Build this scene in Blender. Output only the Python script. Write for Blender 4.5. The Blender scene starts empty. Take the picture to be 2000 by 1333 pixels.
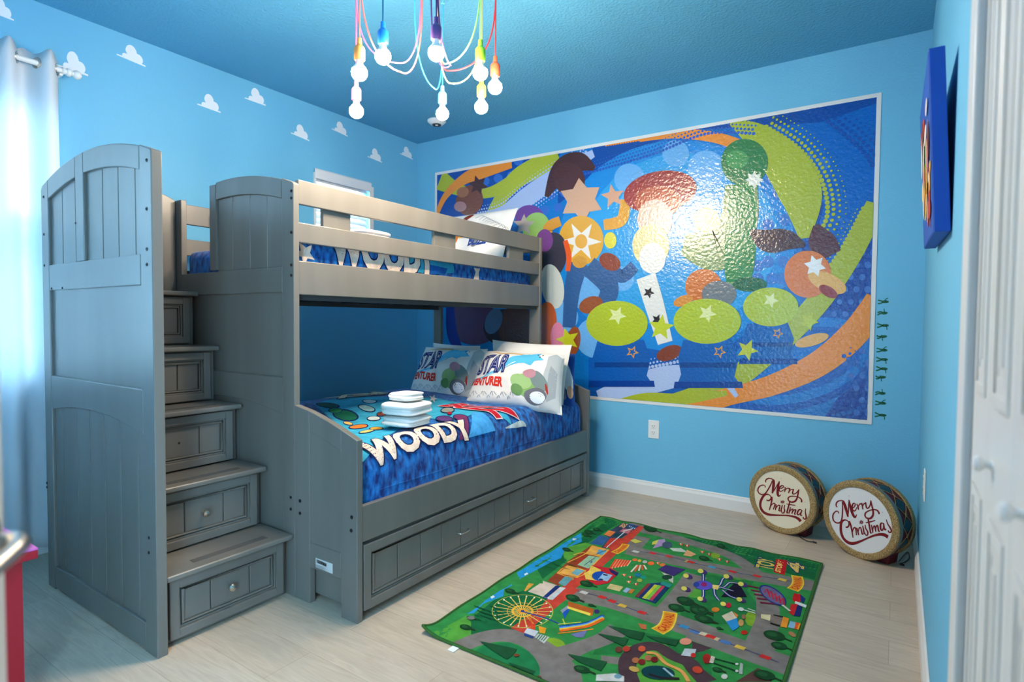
import bpy, bmesh, math, random
from mathutils import Vector, Matrix
random.seed(7)
SC = bpy.context.scene
COL = SC.collection
PI = math.pi

# ------------------------------------------------------------------ camera
CY, CP, CR, CF = 0.5913, -0.0350, 0.0081, 1124.6
def cam_axes():
    f = Vector((-math.sin(CY)*math.cos(CP), math.cos(CY)*math.cos(CP), math.sin(CP)))
    r = Vector((math.cos(CY), math.sin(CY), 0)); u = r.cross(f)
    return r*math.cos(CR)+u*math.sin(CR), u*math.cos(CR)-r*math.sin(CR), f
CRX, CUP, CFW = cam_axes()
CPOS = Vector((0, 0, 1.16))
cd = bpy.data.cameras.new('camera'); cam = bpy.data.objects.new('camera', cd); COL.objects.link(cam)
cam.matrix_world = Matrix(((CRX.x, CUP.x, -CFW.x, CPOS.x), (CRX.y, CUP.y, -CFW.y, CPOS.y), (CRX.z, CUP.z, -CFW.z, CPOS.z), (0, 0, 0, 1)))
cd.sensor_width = 36; cd.lens = CF*36/2000; cd.clip_start = 0.02; cd.clip_end = 100
cd.shift_y = 0.0
cd.dof.use_dof = True; cd.dof.focus_distance = 2.9; cd.dof.aperture_fstop = 2.8
SC.camera = cam

def at(px, py, ax, v):
    """where the sight line of a photo pixel meets a plane of the room"""
    d = CFW + CRX*((px-1000)/CF) - CUP*((py-666.5)/CF)
    t = (v-CPOS[ax])/d[ax]
    return CPOS + d*t

# ------------------------------------------------------------------ world, light, exposure
SC.view_settings.view_transform = 'Standard'; SC.view_settings.look = 'None'
SC.view_settings.gamma = 1; SC.view_settings.use_curve_mapping = False
SC.view_settings.exposure = 0.0
BULB_POWER = 550.0
W = bpy.data.worlds.new('world'); SC.world = W; W.use_nodes = True
bg = W.node_tree.nodes['Background']; bg.inputs[0].default_value = (0.40, 0.73, 1.0, 1); bg.inputs[1].default_value = 20.0

def s2l(c):
    return tuple(((x/255)/12.92 if x/255 <= 0.04045 else ((x/255+0.055)/1.055)**2.4) for x in c)

# ------------------------------------------------------------------ materials
def mat(name, rgb=(128, 128, 128), rough=0.5, metal=0.0, spec=0.5, lin=None, **kw):
    m = bpy.data.materials.new(name); m.use_nodes = True
    b = m.node_tree.nodes['Principled BSDF']
    c = lin if lin else s2l(rgb)
    b.inputs['Base Color'].default_value = (*c, 1); b.inputs['Roughness'].default_value = rough
    b.inputs['Metallic'].default_value = metal; b.inputs['Specular IOR Level'].default_value = spec
    for k, v in kw.items():
        b.inputs[k.replace('_', ' ')].default_value = v
    return m
def N(m, t, **kw):
    n = m.node_tree.nodes.new(t)
    for k, v in kw.items(): setattr(n, k, v)
    return n
def L(m, a, b): m.node_tree.links.new(a, b)
def bsdf(m): return m.node_tree.nodes['Principled BSDF']
def coords(m, scale=(1, 1, 1)):
    g = N(m, 'ShaderNodeNewGeometry'); mp = N(m, 'ShaderNodeMapping'); mp.inputs['Scale'].default_value = scale
    L(m, g.outputs['Position'], mp.inputs['Vector']); return mp.outputs[0]
def bump(m, scale, strength, dist=0.01, detail=2, vscale=(1, 1, 1), kind='noise'):
    v = coords(m, vscale)
    if kind == 'noise':
        n = N(m, 'ShaderNodeTexNoise'); n.inputs['Scale'].default_value = scale; n.inputs['Detail'].default_value = detail; out = n.outputs[0]
    else:
        n = N(m, 'ShaderNodeTexVoronoi'); n.inputs['Scale'].default_value = scale; out = n.outputs[0]
    L(m, v, n.inputs['Vector'])
    b = N(m, 'ShaderNodeBump'); b.inputs['Strength'].default_value = strength; b.inputs['Distance'].default_value = dist
    L(m, out, b.inputs['Height']); L(m, b.outputs[0], bsdf(m).inputs['Normal'])
    return b
def vary(m, c1, c2, scale, detail=3, vscale=(1, 1, 1), lo=0.35, hi=0.65):
    v = coords(m, vscale); n = N(m, 'ShaderNodeTexNoise'); n.inputs['Scale'].default_value = scale; n.inputs['Detail'].default_value = detail
    L(m, v, n.inputs['Vector']); r = N(m, 'ShaderNodeValToRGB')
    r.color_ramp.elements[0].position = lo; r.color_ramp.elements[1].position = hi
    r.color_ramp.elements[0].color = (*s2l(c1), 1); r.color_ramp.elements[1].color = (*s2l(c2), 1)
    L(m, n.outputs[0], r.inputs[0]); L(m, r.outputs[0], bsdf(m).inputs['Base Color'])

M = {}
M['wall'] = mat('wall_paint', (108, 187, 224), 0.6); bump(M['wall'], 120, 0.28, 0.004, 3)
M['ceiling'] = mat('ceiling_paint', (92, 170, 206), 0.7); bump(M['ceiling'], 70, 0.8, 0.008, 4)
M['trim'] = mat('white_trim', (226, 226, 224), 0.35)
M['door'] = mat('white_door', (222, 221, 217), 0.4)
M['dark'] = mat('gap_shade', (40, 38, 36), 0.8)
M['wood'] = mat('grey_painted_wood', (119, 115, 108), 0.30); bump(M['wood'], 18, 0.06, 0.002, 4, (1, 1, 0.12))
vary(M['wood'], (106, 103, 97), (117, 114, 108), 6, 4, (1, 1, 0.1))
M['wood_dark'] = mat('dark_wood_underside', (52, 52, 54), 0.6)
M['strip'] = mat('dark_grip_strip', (78, 78, 77), 0.75)
M['nickel'] = mat('brushed_nickel', (200, 196, 188), 0.25, 1.0)
M['screw'] = mat('dark_screw', (58, 60, 64), 0.35, 0.8)
M['towel'] = mat('white_towel', (238, 236, 232), 0.95, spec=0.1); bump(M['towel'], 420, 0.7, 0.004, 3)
M['linen'] = mat('white_pillowcase', (226, 224, 220), 0.85, spec=0.2); bump(M['linen'], 14, 0.35, 0.012, 3)
M['navy_cloth'] = mat('blue_pillowcase', (30, 74, 150), 0.85, spec=0.2)
M['plush'] = mat('blue_plush', (20, 80, 180), 0.85, spec=0.25)
vary(M['plush'], (2, 40, 112), (26, 126, 208), 42, 7, (1.0, 1.0, 0.45), 0.36, 0.66)
bump(M['plush'], 26, 0.5, 0.02, 5, (1, 1, .5))
bsdf(M['plush']).inputs['Sheen Weight'].default_value = 0.15
M['blind'] = mat('white_blind', (225, 228, 232), 0.5)
M['plastic'] = mat('white_plastic', (232, 232, 230), 0.4)
M['socket_dark'] = mat('outlet_slot', (60, 60, 60), 0.6)
M['black'] = mat('black_cable', (18, 18, 20), 0.5)
M['gold'] = mat('gold_glitter', (176, 142, 86), 0.45, 0.55); bump(M['gold'], 380, 0.9, 0.004, 2); vary(M['gold'], (120, 92, 52), (214, 186, 132), 300, 2)
M['goldcord'] = mat('gold_cord', (196, 160, 96), 0.4, 0.6)
M['drumside'] = mat('dark_red_shell', (98, 20, 38), 0.45, 0.2)
M['teal'] = mat('dark_teal_panel', (16, 62, 76), 0.35, 0.2)
M['silver'] = mat('silver_band', (140, 136, 128), 0.4, 0.5)
M['red_ink'] = mat('dark_red_lettering', (122, 14, 30), 0.4)
M['cream_head'] = mat('cream_drum_head', (232, 222, 196), 0.5)
M['white_head'] = mat('white_drum_head', (226, 228, 230), 0.5)
M['pink'] = mat('pink_table_top', (206, 98, 176), 0.5)
M['redwood'] = mat('red_table_paint', (150, 8, 32), 0.45)
M['canvas'] = mat('blue_canvas', (20, 78, 178), 0.6)
M['decal'] = mat('white_decal', (232, 240, 246), 0.6)
M['soldier'] = mat('green_decal', (22, 104, 74), 0.5)
M['rug_edge'] = mat('rug_binding', (42, 92, 30), 0.9)

# floor: pale oak planks
m = M['floor'] = mat('oak_planks', (190, 178, 160), 0.42)
v = coords(m)
br = N(m, 'ShaderNodeTexBrick'); br.offset = 0.37; br.inputs['Scale'].default_value = 1.0
br.inputs['Brick Width'].default_value = 1.22; br.inputs['Row Height'].default_value = 0.178; br.inputs['Mortar Size'].default_value = 0.0012
br.inputs['Color1'].default_value = (*s2l((198, 181, 160)), 1); br.inputs['Color2'].default_value = (*s2l((208, 192, 171)), 1); br.inputs['Mortar'].default_value = (*s2l((176, 158, 137)), 1)
L(m, v, br.inputs['Vector'])
v2 = coords(m, (1.2, 9, 1)); n1 = N(m, 'ShaderNodeTexNoise'); n1.inputs['Scale'].default_value = 3.0; n1.inputs['Detail'].default_value = 6; n1.inputs['Distortion'].default_value = 2.4
L(m, v2, n1.inputs['Vector'])
v3 = coords(m, (3, 60, 1)); n2 = N(m, 'ShaderNodeTexNoise'); n2.inputs['Scale'].default_value = 3.0; n2.inputs['Detail'].default_value = 4
L(m, v3, n2.inputs['Vector'])
rp = N(m, 'ShaderNodeValToRGB'); rp.color_ramp.elements[0].position = 0.3; rp.color_ramp.elements[1].position = 0.7
rp.color_ramp.elements[0].color = (0.66, 0.64, 0.62, 1); rp.color_ramp.elements[1].color = (1.0, 1.0, 1.0, 1)
L(m, n1.outputs[0], rp.inputs[0])
mx = N(m, 'ShaderNodeMix', data_type='RGBA', blend_type='MULTIPLY'); mx.inputs[0].default_value = 0.55
L(m, br.outputs[0], mx.inputs[6]); L(m, rp.outputs[0], mx.inputs[7])
rp2 = N(m, 'ShaderNodeValToRGB'); rp2.color_ramp.elements[0].position = 0.3; rp2.color_ramp.elements[1].position = 0.7
rp2.color_ramp.elements[0].color = (0.82, 0.8, 0.78, 1); rp2.color_ramp.elements[1].color = (1, 1, 1, 1)
L(m, n2.outputs[0], rp2.inputs[0])
mx2 = N(m, 'ShaderNodeMix', data_type='RGBA', blend_type='MULTIPLY'); mx2.inputs[0].default_value = 0.5
L(m, mx.outputs[2], mx2.inputs[6]); L(m, rp2.outputs[0], mx2.inputs[7]); L(m, mx2.outputs[2], bsdf(m).inputs['Base Color'])

# printed sheets: ink colours per face
def print_mat(name, rough, bscale=None, bstr=0.3, bdist=0.004, spec=0.5, mottled=False, coat=0.0):
    m = mat(name, (255, 255, 255), rough, spec=spec)
    a = N(m, 'ShaderNodeVertexColor'); a.layer_name = 'ink'
    if mottled:
        v = coords(m, (1, 1, .5)); n = N(m, 'ShaderNodeTexNoise'); n.inputs['Scale'].default_value = 22; n.inputs['Detail'].default_value = 5
        L(m, v, n.inputs['Vector']); r = N(m, 'ShaderNodeValToRGB'); r.color_ramp.elements[0].position = .3; r.color_ramp.elements[1].position = .7
        r.color_ramp.elements[0].color = (.72, .72, .72, 1); r.color_ramp.elements[1].color = (1, 1, 1, 1); L(m, n.outputs[0], r.inputs[0])
        q = N(m, 'ShaderNodeMix', data_type='RGBA', blend_type='MULTIPLY'); q.inputs[0].default_value = 1
        L(m, a.outputs[0], q.inputs[6]); L(m, r.outputs[0], q.inputs[7]); L(m, q.outputs[2], bsdf(m).inputs['Base Color'])
    else:
        L(m, a.outputs[0], bsdf(m).inputs['Base Color'])
    if bscale: bump(m, bscale, bstr, bdist, 3)
    return m
M['poster'] = print_mat('glossy_poster_print', 0.19, 55, 0.45, 0.006, 0.85)
M['rugprint'] = print_mat('rug_print', 0.95, 300, 0.5, 0.003, 0.1, mottled=True)
M['cloth_print'] = print_mat('cloth_print', 0.85, 14, 0.35, 0.012, 0.2)
M['plush_print'] = print_mat('plush_print', 0.85, 26, 0.5, 0.02, 0.2, mottled=True)
M['canvas_print'] = print_mat('canvas_print', 0.6)

# sheer curtain
m = M['curtain'] = bpy.data.materials.new('white_curtain'); m.use_nodes = True
nt = m.node_tree; nt.nodes.remove(bsdf(m)); out = nt.nodes['Material Output']
df = N(m, 'ShaderNodeBsdfDiffuse'); df.inputs[0].default_value = (0.90, 0.91, 0.92, 1)
tl = N(m, 'ShaderNodeBsdfTranslucent'); tl.inputs[0].default_value = (0.90, 0.91, 0.92, 1)
a = N(m, 'ShaderNodeMixShader'); a.inputs[0].default_value = 0.50; L(m, df.outputs[0], a.inputs[1]); L(m, tl.outputs[0], a.inputs[2])
L(m, a.outputs[0], out.inputs[0])
# window glass: clear pane
m = M['glass'] = bpy.data.materials.new('window_glass'); m.use_nodes = True
m.node_tree.nodes.remove(bsdf(m)); out = m.node_tree.nodes['Material Output']
tr = N(m, 'ShaderNodeBsdfTransparent'); gl = N(m, 'ShaderNodeBsdfGlossy'); gl.inputs['Roughness'].default_value = 0.02
a = N(m, 'ShaderNodeMixShader'); a.inputs[0].default_value = 0.06; L(m, tr.outputs[0], a.inputs[1]); L(m, gl.outputs[0], a.inputs[2]); L(m, a.outputs[0], out.inputs[0])
M['bulb_base'] = mat('bulb_collar', (244, 242, 238), 0.4)
# lit bulb
m = M['bulb'] = mat('lit_bulb', (255, 250, 240), 0.3)
bsdf(m).inputs['Emission Color'].default_value = (1.0, 0.81, 0.61, 1); bsdf(m).inputs['Emission Strength'].default_value = BULB_POWER

# ------------------------------------------------------------------ mesh helpers
class MB:
    def __init__(s): s.v = []; s.f = []; s.m = []; s.mi = 0
    def add(s, vs, fs):
        o = len(s.v); s.v += [tuple(x) for x in vs]
        for f in fs: s.f.append([i+o for i in f]); s.m.append(s.mi)
        return s
    def box(s, x0, x1, y0, y1, z0, z1):
        x0, x1 = sorted((x0, x1)); y0, y1 = sorted((y0, y1)); z0, z1 = sorted((z0, z1))
        return s.add([(x0, y0, z0), (x1, y0, z0), (x1, y1, z0), (x0, y1, z0), (x0, y0, z1), (x1, y0, z1), (x1, y1, z1), (x0, y1, z1)],
                     [(0, 3, 2, 1), (4, 5, 6, 7), (0, 1, 5, 4), (1, 2, 6, 5), (2, 3, 7, 6), (3, 0, 4, 7)])
    def prism(s, poly, ax, a, b):
        """extrude a 2-D outline (counter-clockwise in the two other axes) along an axis"""
        n = len(poly)
        def P(p, t):
            return {0: (t, p[0], p[1]), 1: (p[0], t, p[1]), 2: (p[0], p[1], t)}[ax]
        vs = [P(p, a) for p in poly]+[P(p, b) for p in poly]
        fs = [list(range(n))[::-1], list(range(n, 2*n))]+[(i, (i+1) % n, n+(i+1) % n, n+i) for i in range(n)]
        return s.add(vs, fs)
    def tube(s, pts, r, seg=8, cap=True):
        pts = [Vector(p) for p in pts]; n = len(pts); rs = r if isinstance(r, (list, tuple)) else [r]*n
        t0 = (pts[1]-pts[0]).normalized(); up = Vector((0, 0, 1)) if abs(t0.z) < 0.9 else Vector((1, 0, 0))
        nrm = t0.cross(up).normalized(); vs = []
        for i, p in enumerate(pts):
            t = (pts[min(i+1, n-1)]-pts[max(i-1, 0)]).normalized()
            nrm = (nrm-t*nrm.dot(t)).normalized(); bn = t.cross(nrm)
            for k in range(seg):
                a = 2*PI*k/seg; vs.append(p+(nrm*math.cos(a)+bn*math.sin(a))*rs[i])
        fs = [(i*seg+k, i*seg+(k+1) % seg, (i+1)*seg+(k+1) % seg, (i+1)*seg+k) for i in range(n-1) for k in range(seg)]
        if cap: fs += [list(range(seg))[::-1], [(n-1)*seg+k for k in range(seg)]]
        return s.add(vs, fs)
    def lathe(s, prof, o, axis=(0, 0, 1), seg=24):
        """prof: (radius, distance along axis)"""
        ax = Vector(axis).normalized(); up = Vector((0, 0, 1)) if abs(ax.z) < 0.9 else Vector((1, 0, 0))
        e1 = ax.cross(up).normalized(); e2 = ax.cross(e1); o = Vector(o); vs = []
        for (r, h) in prof:
            for k in range(seg):
                a = 2*PI*k/seg; vs.append(o+ax*h+(e1*math.cos(a)+e2*math.sin(a))*max(r, 1e-5))
        n = len(prof)
        fs = [(i*seg+k, (i+1)*seg+k, (i+1)*seg+(k+1) % seg, i*seg+(k+1) % seg) for i in range(n-1) for k in range(seg)]
        if prof[0][0] > 1e-4: fs.append(list(range(seg)))
        if prof[-1][0] > 1e-4: fs.append([(n-1)*seg+k for k in range(seg)][::-1])
        return s.add(vs, fs)
    def ball(s, c, r, seg=20, rings=12, sc=(1, 1, 1)):
        c = Vector(c); vs = []; fs = []
        for i in range(rings+1):
            th = PI*i/rings
            for k in range(seg):
                a = 2*PI*k/seg
                vs.append((c.x+r*sc[0]*math.sin(th)*math.cos(a), c.y+r*sc[1]*math.sin(th)*math.sin(a), c.z+r*sc[2]*math.cos(th)))
        fs = [(i*seg+k, (i+1)*seg+k, (i+1)*seg+(k+1) % seg, i*seg+(k+1) % seg) for i in range(rings) for k in range(seg)]
        return s.add(vs, fs)
    def grid(s, nu, nv, fn, closed=False):
        vs = [fn(i/nu, j/nv) for i in range(nu+1) for j in range(nv+1)]
        fs = [(i*(nv+1)+j, (i+1)*(nv+1)+j, (i+1)*(nv+1)+j+1, i*(nv+1)+j+1) for i in range(nu) for j in range(nv)]
        return s.add(vs, fs)
    def build(s, name, mats, parent=None, bevel=0, smooth=False, angle=35, fixn=True, seg=2, loc=None):
        me = bpy.data.meshes.new(name)
        off = root_of(parent) if parent else Vector(loc or (0, 0, 0))
        me.from_pydata([(v[0]-off.x, v[1]-off.y, v[2]-off.z) for v in s.v], [], s.f)
        if not isinstance(mats, (list, tuple)): mats = [mats]
        for q in mats: me.materials.append(q)
        for p, k in zip(me.polygons, s.m): p.material_index = k
        bm = bmesh.new(); bm.from_mesh(me); bmesh.ops.remove_doubles(bm, verts=bm.verts, dist=1e-6)
        if fixn: bmesh.ops.recalc_face_normals(bm, faces=bm.faces)
        bm.to_mesh(me); bm.free()
        if smooth:
            for p in me.polygons: p.use_smooth = True
            me.set_sharp_from_angle(angle=math.radians(angle))
        o = bpy.data.objects.new(name, me); COL.objects.link(o)
        if parent: o.parent = parent
        else: o.location = off
        if bevel:
            b = o.modifiers.new('edge', 'BEVEL'); b.width = bevel; b.segments = seg; b.limit_method = 'ANGLE'; b.angle_limit = math.radians(40)
        return o
def root_of(o):
    while o.parent: o = o.parent
    return o.location.copy()
def tag(o, label=None, cat=None, group=None, kind=None):
    if label: o['label'] = label
    if cat: o['category'] = cat
    if group: o['group'] = group
    if kind: o['kind'] = kind
    return o
def thing(name, loc, label, cat, group=None):
    o = bpy.data.objects.new(name, None); COL.objects.link(o); o.location = loc; o.empty_display_size = 0.05
    return tag(o, label, cat, group)
def struct(o, label=None): o['kind'] = 'structure'; return tag(o, label)

def smooth_line(pts, n=6):
    """Catmull-Rom through the points (any dimension)"""
    P = [Vector(p) for p in pts]; out = []
    for i in range(len(P)-1):
        p0 = P[max(i-1, 0)]; p1 = P[i]; p2 = P[i+1]; p3 = P[min(i+2, len(P)-1)]
        for k in range(n):
            t = k/n; out.append(0.5*((2*p1)+(p2-p0)*t+(2*p0-5*p1+4*p2-p3)*t*t+(3*p1-p0-3*p2+p3)*t*t*t))
    out.append(P[-1]); return out
def ribbon(pts, ws, n=6):
    """outline of a stroke with varying width: list of quads (2-D)"""
    if not isinstance(ws, (list, tuple)): ws = [ws]*len(pts)
    L3 = smooth_line([(p[0], p[1], w) for p, w in zip(pts, ws)], n); q = []
    for i, p in enumerate(L3):
        a = L3[max(i-1, 0)]; b = L3[min(i+1, len(L3)-1)]; t = Vector((b.x-a.x, b.y-a.y))
        t = t.normalized() if t.length > 1e-9 else Vector((1, 0)); nn = Vector((-t.y, t.x))*max(p.z, 1e-5)/2
        q.append(((p.x+nn.x, p.y+nn.y), (p.x-nn.x, p.y-nn.y)))
    out = []
    for i in range(len(q)-1):
        a, b, c, d = q[i][0], q[i+1][0], q[i+1][1], q[i][1]     # folded pieces on the inside of tight bends are dropped
        for t in ((a, b, c), (a, c, d)):
            if (t[1][0]-t[0][0])*(t[2][1]-t[0][1])-(t[1][1]-t[0][1])*(t[2][0]-t[0][0]) < 0: out.append(list(t))
    return out
def ell(cx, cy, rx, ry=None, n=20, rot=0):
    ry = rx if ry is None else ry; c, s_ = math.cos(math.radians(rot)), math.sin(math.radians(rot))
    return [(cx+rx*math.cos(2*PI*k/n)*c-ry*math.sin(2*PI*k/n)*s_, cy+rx*math.cos(2*PI*k/n)*s_+ry*math.sin(2*PI*k/n)*c) for k in range(n)]
def star(cx, cy, r, r2=0.42, n=5, rot=0.3):
    return [(cx+(r if k % 2 == 0 else r*r2)*math.sin(PI*k/n+rot), cy+(r if k % 2 == 0 else r*r2)*math.cos(PI*k/n+rot)) for k in range(2*n)]
def clip_rect(poly, x0, x1, y0, y1):
    for (ax, val, sg) in ((0, x0, 1), (0, x1, -1), (1, y0, 1), (1, y1, -1)):
        out = []
        for i in range(len(poly)):
            a, b = poly[i-1], poly[i]; da = (a[ax]-val)*sg; db = (b[ax]-val)*sg
            if (da >= 0) != (db >= 0):
                t = da/(da-db); out.append((a[0]+(b[0]-a[0])*t, a[1]+(b[1]-a[1])*t))
            if db >= 0: out.append(b)
        poly = out
        if len(poly) < 3: return []
    return poly
_txt = {}
def text_tris(s, weight=0.0):
    """glyph faces of a word, unit size, left-aligned at the origin"""
    key = (s, weight)
    if key in _txt: return _txt[key]
    cu = bpy.data.curves.new('t', 'FONT'); cu.body = s; cu.size = 1; cu.offset = weight; cu.resolution_u = 3
    o = bpy.data.objects.new('t', cu); COL.objects.link(o); bpy.context.view_layer.update()
    ev = o.evaluated_get(bpy.context.evaluated_depsgraph_get()); me = ev.to_mesh()
    res = [[(me.vertices[i].co.x, me.vertices[i].co.y) for i in p.vertices] for p in me.polygons]; ev.to_mesh_clear()
    bpy.data.objects.remove(o); bpy.data.curves.remove(cu)
    xs = [q[0] for f in res for q in f]; ys = [q[1] for f in res for q in f]
    _txt[key] = (res, min(xs), max(xs), min(ys), max(ys)); return _txt[key]
class Print:
    """flat ink shapes stacked on a surface; fmap(u, v, height) gives the surface point"""
    def __init__(s, fmap, step=0.0001, h0=0.0005, maxe=None, clip=None):
        s.fmap = fmap; s.step = step; s.h0 = h0; s.maxe = maxe; s.clip = clip; s.lay = 0; s.shapes = []
    def layer(s, n=1): return s
    def polys(s, ps, col):
        if s.clip: ps = [q for q in (clip_rect(p, *s.clip) for p in ps) if len(q) > 2]
        if ps: s.lay += 1; s.shapes.append((ps, s2l(col), s.lay))
        return s
    def poly(s, p, col): return s.polys([p], col)
    def text(s, t, box, col, rot=0, weight=0.02, warp=None, shear=0.0):
        """box = u0, v0, width, height of the word before turning about u0, v0"""
        fs, x0, x1, y0, y1 = text_tris(t, weight); u0, v0, w, h = box; c, sn = math.cos(rot), math.sin(rot); ps = []
        fs0, a0, a1, b0, b1 = text_tris(t, 0.02)
        for f in fs:
            q = []
            for (x, y) in f:
                a = (x-a0)/(a1-a0); b = (y-b0)/(b1-b0)
                X = a*w+shear*b*h; Y = b*h
                if warp: X, Y = warp(a, b, X, Y)
                q.append((u0+X*c-Y*sn, v0+X*sn+Y*c))
            ps.append(q)
        return s.polys(ps, col)
    def build(s, name, m, parent, smooth=True):
        V = []; F = []; C = []
        for ps, col, lay in s.shapes:
            bm = bmesh.new()
            for p in ps:
                vs = [bm.verts.new((a, b, 0)) for a, b in p]
                try: bm.faces.new(vs)
                except ValueError: pass
            bmesh.ops.remove_doubles(bm, verts=bm.verts, dist=1e-6)
            if s.maxe:
                bmesh.ops.triangulate(bm, faces=bm.faces[:], ngon_method='EAR_CLIP')
                for _ in range(9):
                    es = [e for e in bm.edges if e.calc_length() > s.maxe]
                    if not es: break
                    bmesh.ops.subdivide_edges(bm, edges=es, cuts=1); bmesh.ops.triangulate(bm, faces=[f for f in bm.faces if len(f.verts) > 3])
            bm.verts.index_update(); o = len(V); h = s.h0+lay*s.step
            for v in bm.verts: V.append(s.fmap(v.co.x, v.co.y, h))
            for f in bm.faces: F.append([o+v.index for v in f.verts]); C.append(col)
            bm.free()
        off = root_of(parent); me = bpy.data.meshes.new(name)
        me.from_pydata([(v[0]-off.x, v[1]-off.y, v[2]-off.z) for v in V], [], F); me.materials.append(m)
        ca = me.color_attributes.new('ink', 'FLOAT_COLOR', 'CORNER'); buf = []
        for p, c in zip(me.polygons, C): buf += [c[0], c[1], c[2], 1.0]*p.loop_total
        ca.data.foreach_set('color', buf)
        if s.maxe:
            for p in me.polygons: p.use_smooth = True
        o = bpy.data.objects.new(name, me); COL.objects.link(o); o.parent = parent; return o

# ------------------------------------------------------------------ the room
XL, XR, YF, YB, H = -3.466, 0.105, -0.27, 3.685, 2.67
T = 0.14
struct(MB().box(XL-T, XR+1.0, YF-T, YB+T, -0.1, 0).build('floor', M['floor']))
struct(MB().box(XL-T, XR+1.0, YF-T, YB+T, H, H+0.1).build('ceiling', M['ceiling']))
W1 = (-0.05, 1.075, 0.86, 2.215)       # big window: y0 y1 z0 z1
W2 = (2.635, 3.165, 1.60, 2.20)        # small window over the upper bunk
b = MB()
ys = [YF-T, W1[0], W1[1], W2[0], W2[1], YB+T]
b.box(XL-T, XL, ys[0], ys[1], 0, H); b.box(XL-T, XL, ys[1], ys[2], 0, W1[2]); b.box(XL-T, XL, ys[1], ys[2], W1[3], H)
b.box(XL-T, XL, ys[2], ys[3], 0, H); b.box(XL-T, XL, ys[3], ys[4], 0, W2[2]); b.box(XL-T, XL, ys[3], ys[4], W2[3], H); b.box(XL-T, XL, ys[4], ys[5], 0, H)
struct(b.build('wall_left', M['wall'], fixn=False))
struct(MB().box(XL, XR+1.0, YB, YB+T, 0, H).build('wall_back', M['wall']))
CL0, CL1, CLZ = -0.02, 1.178, 2.10      # closet opening
b = MB(); b.box(XR, XR+T, CL1, YB, 0, H); b.box(XR, XR+T, CL0, CL1, CLZ, H); b.box(XR, XR+T, YF, CL0, 0, H); b.box(XR+.98, XR+1.0, YF, YB, 0, H)
struct(b.build('wall_right', M['wall'], fixn=False))
DX0, DX1 = -0.86, -0.082               # room doorway in the front wall, behind the photographer
b = MB(); b.box(XL-T, DX0, YF-T, YF, 0, H); b.box(DX0, DX1, YF-T, YF, 2.06, H); b.box(DX1, XR+1.0, YF-T, YF, 0, H)
struct(b.build('wall_front', M['wall'], fixn=False))
# baseboards
def baseboard(name, pts2, a, bb, ax):
    o = MB().prism(pts2, ax, a, bb).build(name, M['trim'], bevel=0.002); return struct(o)
prof = lambda s, w: [(w, 0), (w+s*0.015, 0), (w+s*0.015, 0.068), (w+s*0.009, 0.083), (w+s*0.009, 0.090), (w+s*0.004, 0.095), (w, 0.095)]
baseboard('baseboard_back', prof(-1, YB), XL, XR, 0)
baseboard('baseboard_left', prof(1, XL), YF, YB, 1)
baseboard('baseboard_right', prof(-1, XR), 1.284, YB, 1)
# closet casing
b = MB()
for (z0, z1, y0, y1) in ((0, CLZ+0.06, CL1+0.004, CL1+0.105), (0, CLZ+0.06, CL0-0.085, CL0-0.005)):
    b.box(XR-0.016, XR, y0, y1, z0, z1)
b.box(XR-0.016, XR, CL0-0.085, CL1+0.105, CLZ+0.005, CLZ+0.09)
b.box(XR, XR+0.10, CL1-0.002, CL1+0.012, 0, CLZ); b.box(XR, XR+0.10, CL0-0.012, CL0+0.002, 0, CLZ)
struct(b.build('trim_1', M['trim'], bevel=0.004))
struct(MB().box(XR+0.012, XR+0.10, CL1-0.02, CL1-0.0021, 0.0, CLZ).build('gap_shade_strip', M['dark']))  # dark filler strip: shade of the gap between casing and door, given as colour

def door_leaf(name, y0, y1, knob_y):
    """one bifold leaf: flat slab with two raised-moulding panels, on the closet line"""
    xf = XR-0.004
    o = struct(MB().box(xf, xf+0.034, y0, y1, 0.012, CLZ-0.01).build(name, M['door'], bevel=0.003))
    for z0, z1 in ((0.16, 0.92), (1.06, 1.94)):
        a, c = y0+0.035, y1-0.035; q = MB()
        for k, (d, pr) in enumerate(((0, 0.0025), (0.028, 0.0015))):
            w = 0.016 if k == 0 else 0.010
            q.box(xf-pr, xf, a+d, a+d+w, z0+d, z1-d); q.box(xf-pr, xf, c-d-w, c-d, z0+d, z1-d)
            q.box(xf-pr, xf, a+d+w, c-d-w, z0+d, z0+d+w); q.box(xf-pr, xf, a+d+w, c-d-w, z1-d-w, z1-d)
        q.box(xf-0.002, xf, a+0.05, c-0.05, z0+0.05, z1-0.05)
        q.build('panel_moulding', M['door'], o, bevel=0.002)
    if knob_y is not None:
        k = MB(); k.lathe([(0.007, 0), (0.005, 0.003), (0.004, 0.007), (0.008, 0.010), (0.0105, 0.014), (0.009, 0.018), (0.004, 0.020), (0, 0.0205)], (xf, knob_y, 0.985), (-1, 0, 0), 18)
        k.build('door_knob', M['plastic'], o, smooth=True)
    return o
door_leaf('door_2', 0.975, 1.160, None); door_leaf('door_3', 0.775, 0.971, 0.925)
door_leaf('door_4', 0.575, 0.771, 0.70); door_leaf('door_5', 0.375, 0.571, None); door_leaf('door_6', 0.175, 0.371, None); door_leaf('door_7', -0.018, 0.171, None)

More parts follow.
